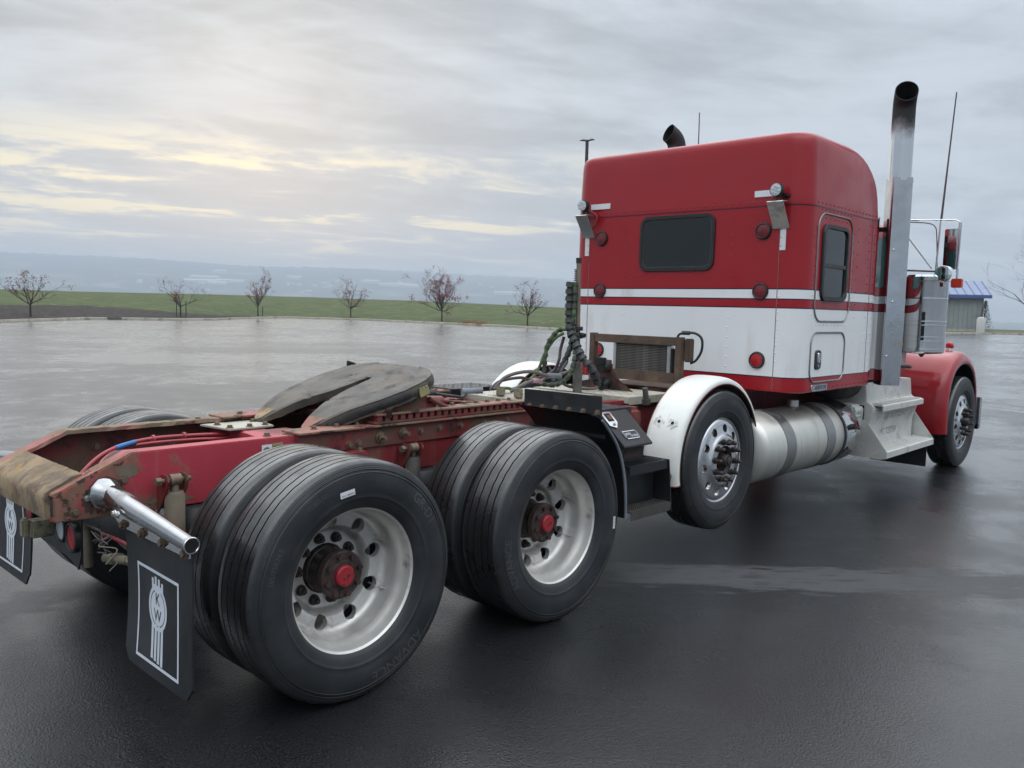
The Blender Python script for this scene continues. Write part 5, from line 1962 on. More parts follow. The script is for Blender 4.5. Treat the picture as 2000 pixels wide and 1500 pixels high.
for y, z in ((.05, 1.46), (-.18, 1.46), (-.32, 1.455), (.26, 1.165), (-.1, 1.165), (-.3, 1.16)):
    bolt((3.622 if z < 1.3 else 3.625, y, z), (-1, 0, 0), cf, BOLT_T)
part('rust_panel', MB().prism([(3.72, .34), (3.72, -.40), (4.15, -.40), (4.15, .34)], 'z', 1.06, 1.075), 'brown_steel', ROOT, 0)

# bracket with trailer sockets
sb_ = part('socket_bracket', MB().prism([(-.28, 1.062), (.36, 1.062), (.30, 1.10), (.10, 1.14), (.04, 1.30), (-.06, 1.30), (-.08, 1.18)], 'x', 3.30, 3.308), 'frame_red_dirty', ROOT, 30, .003)
part('gusset', MB().prism([(3.31, 1.06), (3.31, 1.22), (3.50, 1.06)], 'y', -.07, -.06), 'frame_red_dirty', sb_, 0)
for (y, z, r) in ((-.02, 1.255, .052), (-.02, 1.115, .046)):
    part('trailer_socket', MB().cyl((3.30, y, z), (3.215, y, z - .02), r, r * .85, 14).box(3.19, 3.225, y - r, y + r, z + r * .2, z + r * 1.25), 'black_plastic', sb_, 30, .004)

# ---- hose pole and the trailer hoses ------------------------------------------------
hp = part('hose_pole', MB().cyl((2.95, -.005, 1.06), (2.95, .022, 2.06), .017, None, 12), 'pole_tan', ROOT)
part('pole_sleeve', MB().cyl((2.95, -.005, 1.03), (2.95, .0, 1.33), .036, None, 14), 'grey_steel', hp)
part('pole_cap', MB().cyl((2.95, .022, 2.045), (2.95, .023, 2.085), .021, None, 12), 'black_plastic', hp)
part('hanger_spring', MB().tube([(2.945 + .02 * cos(k * 1.3), .035 + .014 * sin(k * 1.3), 2.00 - k * .0028) for k in range(34)], .004, 5), 'brown_steel', hp)
part('pole_clamp', MB().cyl((2.95, .004, 1.53), (2.95, .006, 1.56), .036, None, 12).cyl((2.95, -.02, 1.50), (2.95, -.06, 1.495), .018, None, 10).cyl((2.95, .0, 1.47), (2.95, .002, 1.49), .034, None, 12), 'black_plastic', hp)


def wrapped_hose(name, pts, r, inner, wrap, pitch=0.05, fill=0.62, n=12, bundle=1):
    path = bez(pts, n)
    o = part(name, MB().tube(path, r, 8), inner, ROOT)
    if bundle > 1:
        part('side_hose', MB().tube([p + Vector((0.0, r * 1.5, .004)) for p in path], r * .8, 8), 'hose_green' if inner != 'hose_green' else 'hose_black', o)
    if wrap:
        mb = MB()
        acc, seg = 0.0, []
        total = 0.0
        rr = r * (1.35 if bundle == 1 else 2.0)
        off = Vector((0, r * .7, 0)) if bundle > 1 else Vector((0, 0, 0))
        dense = []
        for a, b in zip(path, path[1:]):
            k = max(1, int((b - a).length / .004))
            dense += [a.lerp(b, i / k) for i in range(k)]
        dist = 0.0
        cur = []
        for a, b in zip(dense, dense[1:]):
            dist += (b - a).length
            if (dist % pitch) / pitch < fill:
                cur.append(a + off)
            else:
                if len(cur) > 2:
                    m_ = len(cur)
                    mb.tube(cur[::3] + [cur[-1]], [rr * (0.93 + .12 * (i / max(1, m_ // 3))) for i in range(len(cur[::3]) + 1)], 9)
                cur = []
        w = part('spiral_wrap', mb, wrap, o)
        w['kind'] = 'stuff'
    return o


wrapped_hose('trailer_hose', [(2.90, .045, 1.90), (2.90, .050, 1.78), (2.90, .045, 1.62), (2.89, .02, 1.52), (2.88, -.05, 1.42), (2.88, -.11, 1.33), (2.90, -.165, 1.27), (2.95, -.18, 1.20), (3.02, -.16, 1.12)], .017, 'hose_black', 'hose_black', .055, .72, bundle=2)
wrapped_hose('trailer_hose', [(2.91, .020, 1.90), (2.91, .020, 1.76), (2.90, .022, 1.60), (2.89, .060, 1.545), (2.86, .125, 1.53), (2.82, .185, 1.44), (2.80, .205, 1.32), (2.80, .21, 1.20), (2.76, .20, 1.13)], .016, 'hose_green', 'hose_black', .06, .5)
wrapped_hose('trailer_hose', [(2.92, .03, 1.56), (2.90, -.01, 1.45), (2.86, -.045, 1.33), (2.82, -.04, 1.22), (2.78, .01, 1.14), (2.74, .09, 1.115), (2.70, .17, 1.13), (2.68, .20, 1.17)], .016, 'hose_green', 'hose_black', .05, .62)
wrapped_hose('trailer_hose', [(2.93, .05, 1.62), (2.92, .03, 1.50), (2.88, .03, 1.38), (2.86, .08, 1.26), (2.84, .12, 1.17), (2.82, .14, 1.09)], .018, 'hose_black', 'hose_black', .045, .7)
wrapped_hose('trailer_hose', [(2.88, .09, 1.51), (2.84, .15, 1.46), (2.80, .21, 1.34), (2.76, .25, 1.20), (2.66, .28, 1.12), (2.50, .25, 1.085), (2.38, .20, 1.10), (2.28, .22, 1.105)], .012, 'hose_green', None)
wrapped_hose('trailer_hose', [(2.92, .12, 1.48), (2.90, .135, 1.38), (2.88, .13, 1.30), (2.86, .16, 1.22), (2.76, .20, 1.165), (2.55, .14, 1.16), (2.40, .10, 1.185), (2.26, .16, 1.16), (2.19, .19, 1.10)], .012, 'hose_plum', None)
wrapped_hose('trailer_hose', [(2.94, .0, 1.30), (2.88, -.06, 1.27), (2.80, -.02, 1.22), (2.70, .10, 1.17), (2.52, .0, 1.16), (2.36, -.06, 1.175), (2.24, -.03, 1.13), (2.20, .0, 1.10)], .012, 'hose_grey', None)
wrapped_hose('trailer_hose', [(3.21, -.02, 1.10), (3.10, -.05, 1.08), (2.98, .02, 1.085), (2.88, .08, 1.12), (2.82, .06, 1.20), (2.85, .02, 1.3)], .012, 'hose_grey', None)
part('pink_grip', MB().tube(bez([(2.52, .0, 1.16), (2.44, -.035, 1.172), (2.36, -.06, 1.175)], 6), .018, 10), 'pink_grip', ROOT)
part('grey_grip', MB().tube(bez([(2.72, -.02, 1.19), (2.62, -.04, 1.20), (2.52, -.06, 1.205)], 6), .019, 10), 'grey_grip', ROOT)
part('trailer_hose', MB().tube(bez([(2.52, -.06, 1.205), (2.36, -.02, 1.24), (2.24, .08, 1.20), (2.17, .13, 1.11)], 10), .013, 8), 'hose_grey', ROOT)


def gladhand(p, ang):
    p = Vector(p)
    r = Matrix.Rotation(ang, 3, 'Z')
    mb = MB()
    mb.obox(p + Vector((0, 0, .015)), (.075, .05, .035), r)
    mb.obox(p + r @ Vector((-.035, 0, .035)), (.022, .062, .06), r)
    mb.cyl(p + r @ Vector((.0, 0, .03)), p + r @ Vector((.0, 0, .048)), .027, None, 14)
    mb.cyl(p + r @ Vector((.03, 0, .02)), p + r @ Vector((.07, 0, .03)), .016, None, 10)
    part('gladhand', mb, 'olive_metal', ROOT, 30, .004)


gladhand((2.185, .085, 1.068), .9)
gladhand((2.21, -.075, 1.068), .6)
part('electrical_plug', MB().cyl((2.10, .36, 1.075), (2.22, .30, 1.085), .026, .022, 14).cyl((2.08, .37, 1.073), (2.10, .36, 1.075), .030, None, 14), 'grey_grip', ROOT)
part('electrical_plug', MB().cyl((1.66, .315, 1.085), (1.74, .285, 1.09), .036, .034, 16).cyl((1.64, .322, 1.084), (1.67, .31, 1.085), .040, None, 16), 'black_plastic', ROOT)
part('plug_cable', MB().tube(bez([(1.74, .285, 1.09), (1.86, .22, 1.07), (2.0, .28, 1.05), (2.10, .36, 1.07)], 8), .010, 8), 'hose_black', ROOT)


# ---- sleeper ------------------------------------------------------------------------
XS, HY, RC = 4.27, 1.17, 0.17


def plan(x0, x1, hw, rr, rf, n=8):
    """rounded plan outline, counter-clockwise from the rear right corner"""
    pts = []
    for cx, cy, r, a0 in ((x0 + rr, -hw + rr, rr, 180), (x1 - rf, -hw + rf, rf, 270), (x1 - rf, hw - rf, rf, 0), (x0 + rr, hw - rr, rr, 90)):
        for i in range(n + 1):
            a = radians(a0 + 90 * i / n)
            pts.append((cx + r * cos(a), cy + r * sin(a)))
    return pts


def loft(levels):
    """levels: (z or function of (x, y), outline)"""
    mb = MB()
    rows = [[(x, y, z(x, y) if callable(z) else z) for x, y in o] for z, o in levels]
    mb.grid(rows, wrap=True)
    mb.add(rows[0], [tuple(range(len(rows[0]) - 1, -1, -1))])
    mb.add(rows[-1], [tuple(range(len(rows[-1])))])
    return mb


lv = [(1.066, plan(XS + .012, 5.79, HY - .012, RC, .06)), (1.074, plan(XS, 5.80, HY, RC, .06))]
for z in (1.19, 1.5, 1.82, 2.1, 2.4, 2.567):
    lv.append((z, plan(XS, 5.80, HY, RC, .06)))
SLP = part('sleeper', loft(lv), 'sleeper', ROOT, 40)
# moulded roof cap, overlapping the walls by its lower lip
rv = [(2.560, plan(XS - .003, 5.806, HY + .003, RC, .06)), (2.574, plan(XS - .0045, 5.808, HY + .0045, RC, .07))]
for z, ins, xf, rr in ((2.66, .001, 5.808, .17), (2.76, .004, 5.798, .17), (2.84, .007, 5.772, .165), (2.90, .009, 5.735, .165), (2.96, .012, 5.67, .165), (3.02, .016, 5.58, .16), (3.065, .021, 5.48, .16), (3.095, .029, 5.39, .16), (3.115, .041, 5.30, .165), (3.129, .060, 5.21, .17), (3.137, .090, 5.13, .18), (3.142, .140, 5.04, .21), (3.146, .30, 4.94, .25), (3.151, .55, 4.85, .2), (3.153, .75, 4.80, .1)):
    rv.append((z, plan(XS + ins * (.55 if ins < .06 else .8), xf, HY - ins * 0.95, min(rr, max(.05, (xf - XS) * .4)), min(.30, .08 + ins * 2.2 if xf > 5.0 else .1))))
part('roof_cap', loft(rv), 'roof_red', SLP, 60)

# rivets: rows of small domes, joined because a rivet is two pixels wide
rvm = MB()


def rivet(p, n, r=.0075):
    r *= 1.08
    n = Vector(n)
    a = n.orthogonal().normalized()
    b = n.cross(a)
    p = Vector(p)
    ring = [p + (a * cos(2 * pi * k / 6) + b * sin(2 * pi * k / 6)) * r for k in range(6)]
    ring2 = [p + n * .0045 + (a * cos(2 * pi * k / 6) + b * sin(2 * pi * k / 6)) * r * .62 for k in range(6)]
    rvm.add(ring + ring2 + [p + n * .006], [(k, (k + 1) % 6, (k + 1) % 6 + 6, k + 6) for k in range(6)] + [(k + 6, (k + 1) % 6 + 6, 12) for k in range(6)])


def rivline(p0, p1, n, cnt, r=.0075):
    for i in range(cnt):
        rivet(Vector(p0).lerp(Vector(p1), i / (cnt - 1)), n, r)


BK = (-1, 0, 0)
SD = (0, -1, 0)
rivline((XS - .0045, -.97, 2.592), (XS - .0045, .97, 2.592), BK, 32, .008)
for s in (-1, 1):
    rivline((XS, s * .97, 1.12), (XS, s * .97, 2.50), BK, 22)
    rivline((XS, s * .54, 2.505), (XS, s * .545, 2.01), BK, 7)
    rivline((XS, s * .535, 1.66), (XS, s * .53, 1.25), BK, 6)
rivline((XS, -.54, 2.01), (XS, .54, 2.01), BK, 13)
rivline((XS, -1.0, 1.10), (XS, 1.0, 1.10), BK, 14)
rivline((4.46, -HY - .0045, 2.592), (5.78, -HY - .0045, 2.592), SD, 18, .008)
rivline((5.58, -HY, 2.50), (5.58, -HY, 1.10), SD, 20)
rivline((5.72, -HY, 2.50), (5.72, -HY, 1.10), SD, 20)
rivline((5.33, -HY, 2.45), (5.33, -HY, 1.25), SD, 12)
rivline((4.45, -HY, 2.40), (4.45, -HY, 1.70), SD, 10)
rivline((5.235, -HY, 2.40), (5.235, -HY, 1.70), SD, 10)
rivline((4.55, -HY, 2.545), (5.15, -HY, 2.545), SD, 9)
rivline((4.55, -HY, 1.618), (5.15, -HY, 1.618), SD, 9)
rivline((4.50, -HY, 1.10), (5.72, -HY, 1.10), SD, 14)
rivline((4.55, -HY, 2.48), (5.14, -HY, 2.48), SD, 8)
o = part('rivets', rvm, 'sleeper', SLP, 60)
o['kind'] = 'stuff'
# lapped panel seams
for s in (-1, 1):
    part('panel_seam', MB().box(XS - .0022, XS + .004, s * .958 - .0025, s * .958 + .0025, 1.08, 2.555), 'seam', SLP, 0)
part('panel_seam', MB().box(5.648, 5.653, -HY - .0022, -HY + .004, 1.08, 2.555), 'seam', SLP, 0)
sm_ = plan(XS - .0012, 5.8012, HY + .0012, RC, .06)
part('roof_seam', MB().grid([[(x, y, z) for x, y in sm_] for z in (2.5535, 2.5605)], wrap=True), 'navy', SLP, 0)


def frame_ring(poly_o, poly_i, fn, depth):
    """flat ring between two outlines, raised off the wall; fn maps (a, b, height) to a point"""
    mb = MB()
    n = len(poly_o)
    rows = [[fn(a, b, 0) for a, b in poly_o], [fn(a, b, depth * .7) for a, b in poly_o],
            [fn(a * .9 + c * .1, b * .9 + d * .1, depth) for (a, b), (c, d) in zip(poly_o, poly_i)],
            [fn(a * .1 + c * .9, b * .1 + d * .9, depth) for (a, b), (c, d) in zip(poly_o, poly_i)],
            [fn(a, b, depth * .5) for a, b in poly_i], [fn(a, b, 0.001) for a, b in poly_i]]
    return mb.grid(rows, wrap=True)


def back_fn(a, b, h):
    return (XS - h, a, b)


def side_fn(a, b, h):
    return (a, -HY - h, b)


rw = part('rear_window', frame_ring(rrect(-.380, .378, 2.050, 2.535, .085), rrect(-.347, .345, 2.083, 2.502, .06), back_fn, .016), 'black_plastic', SLP, 40)
part('pane', MB().add([back_fn(a, b, .006) for a, b in rrect(-.348, .346, 2.082, 2.503, .06)], [tuple(range(28))]), 'dark_glass', rw, 0)
part('inner_trim', frame_ring(rrect(-.347, .345, 2.083, 2.502, .06), rrect(-.339, .337, 2.091, 2.494, .055), back_fn, .0085), 'shock_dark', rw, 40)

dr = part('side_hatch', MB().tube([side_fn(a, b, .004) for a, b in rrect(4.492, 5.192, 1.648, 2.516, .125, 8)], .0072, 8, closed=True), 'strap', SLP)
sw = part('side_window', frame_ring(rrect(4.578, 5.100, 1.812, 2.436, .085), rrect(4.618, 5.060, 1.852, 2.398, .055), side_fn, .022), 'black_plastic', SLP, 40)
part('pane', MB().add([side_fn(a, b, .007) for a, b in rrect(4.616, 5.062, 2.105, 2.400, .05)], [tuple(range(28))]), 'dark_glass', sw, 0)
part('pane', MB().add([side_fn(a, b, .004) for a, b in rrect(4.616, 5.062, 1.850, 2.10, .05)], [tuple(range(28))]), 'dark_glass', sw, 0)
part('slider_bar', MB().box(4.617, 5.061, -HY - .016, -HY - .002, 2.085, 2.118), 'shock_dark', sw, 30, .003)
bd = part('baggage_door', MB().tube([side_fn(a, b, .004) for a, b in rrect(4.468, 5.152, 1.150, 1.556, .10, 8)], .0070, 8, closed=True), 'strap', SLP)
bh = part('door_handle', MB().add([side_fn(a, b, 0.0) for a, b in rrect(4.560, 4.678, 1.252, 1.412, .03)] + [side_fn(a, b, .010) for a, b in rrect(4.566, 4.672, 1.258, 1.406, .027)],
          [tuple(range(28, 56))] + [(i, (i + 1) % 28, (i + 1) % 28 + 28, i + 28) for i in range(28)]), 'black_plastic', bd)
part('lever', MB().add([side_fn(a, b, .008) for a, b in rrect(4.598, 4.645, 1.305, 1.392, .012)] + [side_fn(a, b, .018) for a, b in rrect(4.601, 4.642, 1.308, 1.389, .012)],
     [tuple(range(28, 56))] + [(i, (i + 1) % 28, (i + 1) % 28 + 28, i + 28) for i in range(28)]), 'chrome', bh)
part('keyhole', MB().cyl(side_fn(4.62, 1.282, .009), side_fn(4.62, 1.282, .014), .012, None, 12), 'chrome', bh)
bg = part('sleeper_badge', MB().add([side_fn(a, b, 0.0) for a, b in rrect(4.530, 4.838, 1.072, 1.130, .01)] + [side_fn(a, b, .006) for a, b in rrect(4.532, 4.836, 1.074, 1.128, .01)],
          [tuple(range(28, 56))] + [(i, (i + 1) % 28, (i + 1) % 28 + 28, i + 28) for i in range(28)]), 'stainless', SLP)
mb = MB()
put_text(mb, 'AEROCAB', .046, side_fn(4.702, 1.101, .0072), (1, 0, 0), (0, 0, 1), sx=1.05)
part('badge_letters', mb, 'dark_print', bg, 0)

# round lights on the rear wall
for s in (-1, 1):
    for z, lens in ((2.362, 'lens_red_dark'), (1.878, 'lens_red_dark'), (1.318, 'lens_red')):
        n0 = part('marker_light', MB().cyl((XS, s * .815, z), (XS - .004, s * .815, z), .070, None, 28), 'black_plastic', SLP)
        round_light(n0, (XS - .004, s * .815, z), (-1, 0, 0), .053, lens, depth=.014)
    # reflective tape
    y0, y1 = sorted((s * .725, s * .95))
    part('reflective_tape', MB().box(XS - .0075, XS - .004, y0, y1, 2.634, 2.684), 'white_label', SLP, 0)
    part('reflective_tape', MB().box(XS - .0045, XS - .001, s * .985 - .024, s * .985 + .024, 2.205, 2.392), 'white_label', SLP, 0)
    # work lamp on a bent bracket
    yl = s * .965
    wl_ = part('work_lamp', MB().lathe([(0.0, .035), (.01, .055), (.05, .052), (.055, .046)], 28, 'x').lathe([(0.055, .0), (.055, .047)], 28, 'x'), 'black_plastic', SLP)
    wl_.data.transform(Matrix.Translation((XS - .075, yl, 2.665)) @ Matrix.Rotation(pi + .1 * s, 4, 'Z'))
    mb = MB().lathe([(-.001, 0.0), (-.001, .047)], 28, 'x')
    for k in range(6):
        a = k * pi / 3 + .4
        mb.lathe([(0.0, .013), (-.006, .010), (-.008, 0.0)], 10, 'x', (0, .027 * cos(a), .027 * sin(a)))
    mb.lathe([(0.0, .012), (-.006, .010), (-.008, 0.0)], 10, 'x')
    ln = part('lamp_lens', mb, 'lens_clear', wl_, 40)
    ln.data.transform(Matrix.Translation((XS - .1305, yl, 2.665)) @ Matrix.Rotation(.1 * s, 4, 'Z'))
    part('lamp_mount', MB().cyl((XS - .10, yl, 2.61), (XS - .10, yl, 2.580), .014, None, 10).box(XS - .06, XS - .003, yl - .012 - .05 * (s < 0), yl + .012 + .05 * (s > 0), 2.622, 2.642), 'black', wl_, 30)
    part('lamp_bracket', MB().prism([(XS - .135, 2.576), (XS - .012, 2.40), (XS - .004, 2.40), (XS - .004, 2.375), (XS - .012, 2.375), (XS - .0155, 2.393), (XS - .139, 2.571)], 'y', yl - .068, yl + .068)
         .prism([(XS - .139, 2.571), (XS - .135, 2.578), (XS - .06, 2.582), (XS - .06, 2.577)], 'y', yl - .068, yl + .068), 'aluminium', wl_, 30)
    part('lamp_cable', MB().tube(bez([(XS - .08, yl, 2.64), (XS - .03, yl - s * .10, 2.58), (XS - .03, yl - s * .09, 2.50), (XS - .005, yl - s * .05, 2.47)], 6), .006, 6), 'hose_red', wl_)

# boot between sleeper and cab
part('cab_boot', MB().prism([(5.81, 1.12), (5.81, 2.52), (5.99, 2.52), (5.99, 1.12)], 'y', -1.10, 1.10), 'sleeper', ROOT, 30, .01)

# ---- cab ----------------------------------------------------------------------------------
cabl = [(1.08, plan(5.995, 7.32, 1.00, .04, .08)), (1.55, plan(5.995, 7.32, 1.02, .04, .10)), (1.93, plan(5.995, 7.30, 1.02, .04, .12)), (2.02, plan(5.995, 7.27, 1.01, .04, .14)), (2.45, plan(5.995, 7.06, .975, .05, .20)), (2.55, plan(5.995, 6.99, .94, .06, .2)), (2.62, plan(6.0, 6.88, .86, .1, .2)), (2.65, plan(6.02, 6.75, .70, .1, .2))]
CAB = part('cab', loft(cabl), 'sleeper', ROOT, 50)
for s in (-1, 1):
    part('door_window', MB().prism([(6.12, 1.98), (7.02, 1.98), (6.90, 2.44), (6.12, 2.46)], 'y', s * .985, s * 1.022), 'teal_glass', CAB, 0)
    part('door_seam', MB().box(6.06, 6.066, s * 1.016 - .008, s * 1.016 + .008, 1.15, 2.46), 'navy', CAB, 0)
part('windshield', MB().add([(7.292, -.85, 2.04), (7.292, .85, 2.04), (7.10, .80, 2.42), (7.10, -.80, 2.42)], [(0, 1, 2, 3)]), 'dark_glass', CAB, 0)
part('sun_visor', MB().prism([(7.00, 2.50), (7.38, 2.44), (7.38, 2.36), (7.365, 2.36), (7.36, 2.425), (7.0, 2.48)], 'y', -.90, .90), 'stainless', CAB, 30)
for k in range(5):
    y = -.5 + k * .25
    part('roof_light', MB().lathe([(0, .035), (.04, .03), (.06, 0.0)], 12, 'x', (6.86, y, 2.64)), 'lens_amber', CAB)
HOOD = part('hood', loft([(1.05, plan(7.33, 9.36, .50, .04, .06)), (1.60, plan(7.33, 9.36, .52, .04, .06)), (1.78, plan(7.33, 9.35, .50, .04, .08)), (1.86, plan(7.33, 9.34, .44, .04, .1)), (1.90, plan(7.33, 9.30, .30, .04, .1))]), 'sleeper', ROOT, 50)
part('grille', MB().box(9.362, 9.42, -.42, .42, .75, 1.80), 'chrome', HOOD, 30, .02)
part('chassis_engine', MB().box(7.35, 9.3, -.40, .40, .70, 1.04), 'canvas', ROOT, 30, .05)


# ---- front fenders ---------------------------------------------------------------------------
def front_fender(s):
    cx, cz = XF, .52
    prof = bez([(7.86, 0, .415), (7.825, 0, .62), (7.83, 0, .86), (7.90, 0, 1.07), (8.05, 0, 1.225), (8.27, 0, 1.315), (8.50, 0, 1.335), (8.72, 0, 1.29), (8.92, 0, 1.175), (9.05, 0, 1.0), (9.11, 0, .82), (9.12, 0, .70)], 6)
    ys = [.50, .60, .75, .92, 1.06, 1.14, 1.19, 1.225, 1.25, 1.262, 1.268, 1.268, 1.262]
    sc = [1.05, 1.035, 1.02, 1.008, 1.0, .994, .982, .962, .930, .895, .860, .835, .822]
    rows = []
    for p in prof:
        d = Vector((p.x - cx, 0, p.z - cz))
        row = []
        for y, k in zip(ys, sc):
            kz = k if d.z > 0 else 1 + (k - 1) * .35
            kk = k
            row.append((cx + d.x * kk, s * y, cz + d.z * kz))
        rows.append(row)
    o = part('front_fender', MB().grid(rows), 'body_red', ROOT, 60)
    rin = [[(cx + (p[0] - cx) * .985, p[1] - s * .004, cz + (p[2] - cz) * .985) for p in r] for r in rows]
    part('fender_liner', MB().grid(rin), 'black', o, 60)
    # marker light on top
    c = Vector((8.50, s * 1.075, 1.338))
    part('fender_light', MB().cyl(c - Vector((0, 0, .015)), c + Vector((0, 0, .022)), .038, .030, 16).lathe([(8.50 + .004, .0), (8.50 + .004, .044), (8.50 + .02, .046), (8.50 + .045, .034), (8.50 + .06, .0)], 20, 'x', (0, c.y, c.z + .048)), 'chrome', o)
    part('light_lens', MB().lathe([(8.50 + .002, .043), (8.50 - .012, .042), (8.50 - .03, .028), (8.50 - .036, 0.0)], 20, 'x', (0, c.y, c.z + .048)), 'lens_red', o)
    bolt((7.885, s * 1.05, .44), (-1, 0, 0), o, BOLT_S)
    return o


front_fender(-1)
front_fender(1)
bmp = part('bumper', MB().prism([(9.42, .34), (9.42, .74), (9.50, .74), (9.515, .70), (9.515, .38), (9.50, .34)], 'y', -1.21, 1.21), 'stainless', ROOT, 30, .006)
part('bumper_bracket', MB().box(9.19, 9.415, -1.19, -1.13, .40, .735).box(9.19, 9.415, 1.13, 1.19, .40, .735), 'black', bmp, 30)
part('splash_guard', MB().prism([(-1.20, .10), (-.62, .10), (-.62, .335), (-1.20, .32)], 'x', 7.50, 7.508), 'flap', ROOT, 0)


# ---- fuel tanks ----------------------------------------------------------------------------
def tank(s):
    yc, zc, r = s * .832, .612, .288
    x0, x1 = 3.965, 5.78
    dish = lambda x, d: [(x + d * .06, 0.0), (x + d * .05, r * .45), (x + d * .03, r * .78), (x + d * .010, r * .94), (x, r)]
    body = MB().lathe([(x0 - .055, 0.0), (x0 - .045, r * .5), (x0 - .022, r * .82), (x0, r * .965), (x0 + .02, r), (x1 - .02, r), (x1 + .0, r * .97), (x1 + .02, r * .82), (x1 + .03, r * .4), (x1 + .032, 0.0)], 72, 'x', (0, yc, zc))
    o = part('fuel_tank', body, 'tank', ROOT, 40)
    for xa, xb in ((4.27, 4.43), (5.05, 5.22)):
        part('tank_strap', MB().lathe([(xa, r - .002), (xa, r + .006), (xb, r + .006), (xb, r - .002)], 72, 'x', (0, yc, zc)), 'strap', o, 30)
    part('tank_band', MB().lathe([(5.42, r - .002), (5.42, r + .012), (5.455, r + .012), (5.455, r - .002)], 72, 'x', (0, yc, zc)), 'rubber', o, 30)
    part('tank_end_cover', MB().lathe([(5.46, r - .003), (5.46, r + .004), (x1 - .01, r + .004), (x1 + .012, r * .975), (x1 + .034, r * .82), (x1 + .046, 0.0)], 72, 'x', (0, yc, zc)), 'chrome', o, 40)
    a = radians(165 if s < 0 else 15)
    n = Vector((0, cos(a), sin(a)))
    c = Vector((5.60, yc, zc)) + n * (r + .004)
    part('drain_valve', MB().cyl(c, c + n * .035, .028, .024, 14).cyl(c + n * .03, c + n * .05 + Vector((.05, 0, -.03)), .012, None, 10).tube([c + Vector((-.02, 0, 0)) + n * .03, c + n * .045 + Vector((-.035, 0, .02)), c + n * .04 + Vector((-.02, 0, .05)), c + n * .03 + Vector((.0, 0, .04))], .004, 6), 'shock_dark', o, 30)
    c = Vector((5.0, yc + s * -.06 * -1, zc + r * .97))
    part('filler_neck', MB().cyl((4.95, yc, zc + r - .01), (4.95, yc, zc + r + .05), .05, .05, 18), 'aluminium', o)
    for x in (4.35, 5.14):
        yy = sorted((s * .44, s * .62))
        part('tank_bracket', MB().box(x - .05, x + .05, yy[0], yy[1], .34, .78), 'black', o, 30, .01)
    return o


tank(-1)
tank(1)


# ---- cab steps -----------------------------------------------------------------------------------
def cab_steps(s):
    X0, X1 = 6.12, 7.50
    back = MB().prism([(s * .70, .36), (s * .70, 1.05), (s * 1.00, 1.05), (s * 1.02, .865), (s * 1.07, .84), (s * 1.095, .79), (s * 1.045, .62), (s * 1.045, .42), (s * 1.06, .37), (s * 1.06, .36)], 'x', X0 + .05, X1 - .03)
    o = part('step_box', back, 'dull_alu', ROOT, 30, .008)
    part('upper_tread', MB().prism([(s * 1.00, .850), (s * 1.145, .845), (s * 1.160, .835), (s * 1.160, .785), (s * 1.150, .785), (s * 1.150, .830), (s * 1.00, .838)], 'x', 6.24, 7.42), 'dull_alu', o, 30)
    tr = MB()
    for k in range(5):
        y = 1.02 + k * .026
        tr.box(6.26, 7.40, min(s * y, s * (y + .012)), max(s * y, s * (y + .012)), .847, .855)
    q = part('tread_ribs', tr, 'dull_alu', o, 0)
    q['kind'] = 'stuff'
    part('lower_tread', MB().prism([(s * 1.045, .428), (s * 1.250, .418), (s * 1.262, .410), (s * 1.262, .352), (s * 1.25, .350), (s * 1.25, .40), (s * 1.045, .41)], 'x', X0, X1), 'dull_alu', o, 30)
    for k in range(5):
        y = 1.07 + k * .034
        ya, yb = sorted((s * y, s * (y + .013)))
        part('tread_rib', MB().box(X0 + .02, X1 - .02, ya, yb, .418 - k * .0016, .432 - k * .0016), 'dull_alu', o, 0)
    for x in (X0 - .006, X1):
        part('side_gusset', MB().prism([(s * .80, .345), (s * .86, .70), (s * 1.045, .70), (s * 1.262, .41), (s * 1.262, .35), (s * 1.20, .335)], 'x', x, x + .006), 'dull_alu', o, 0)
    part('battery_lid', MB().prism([(s * .995, .62), (s * 1.005, .80), (s * .98, .845), (s * .85, .86), (s * .85, .62)], 'x', 5.93, 6.165), 'dull_alu', o, 30, .02)
    part('lid_shadow_gap', MB().box(6.167, 6.172, min(s * .84, s * 1.003), max(s * .84, s * 1.003), .62, .835), 'soot_shade', o, 0)
    for z in (.78, .735):
        bolt((6.02, s * 1.004, z), (0, s, 0), o, BOLT_S)
        bolt((6.08, s * 1.004, z), (0, s, 0), o, BOLT_S)
    if s < 0:
        mb = MB()
        nrm = Vector((0, -.17, -.05)).normalized()
        vup = Vector((0, -.05, .17)).normalized()
        put_text(mb, 'US DOT 2214 2', .095, (6.86, -1.072, .705), (1, 0, 0), vup)
        put_text(mb, 'MC 727759', .10, (6.72, -1.0468, .545), (1, 0, 0), (0, 0, 1))
        part('ghost_lettering', mb, 'ghost', o, 0)
    return o


M['ghost'] = surf('faded_ghost_lettering', (0.27, 0.27, 0.265), 0.6, 0.2, var=0.35, vscale=25, dirt=(0.55, 0.55, 0.53), dscale=14, dlo=0.5, dhi=0.6)
cab_steps(-1)
cab_steps(1)
part('cab_floor_tank', MB().lathe([(5.72, 0.0), (5.74, .12), (5.80, .17), (6.25, .17), (6.32, .12), (6.34, 0.0)], 30, 'x', (0, -.80, 1.06)), 'canvas', ROOT)


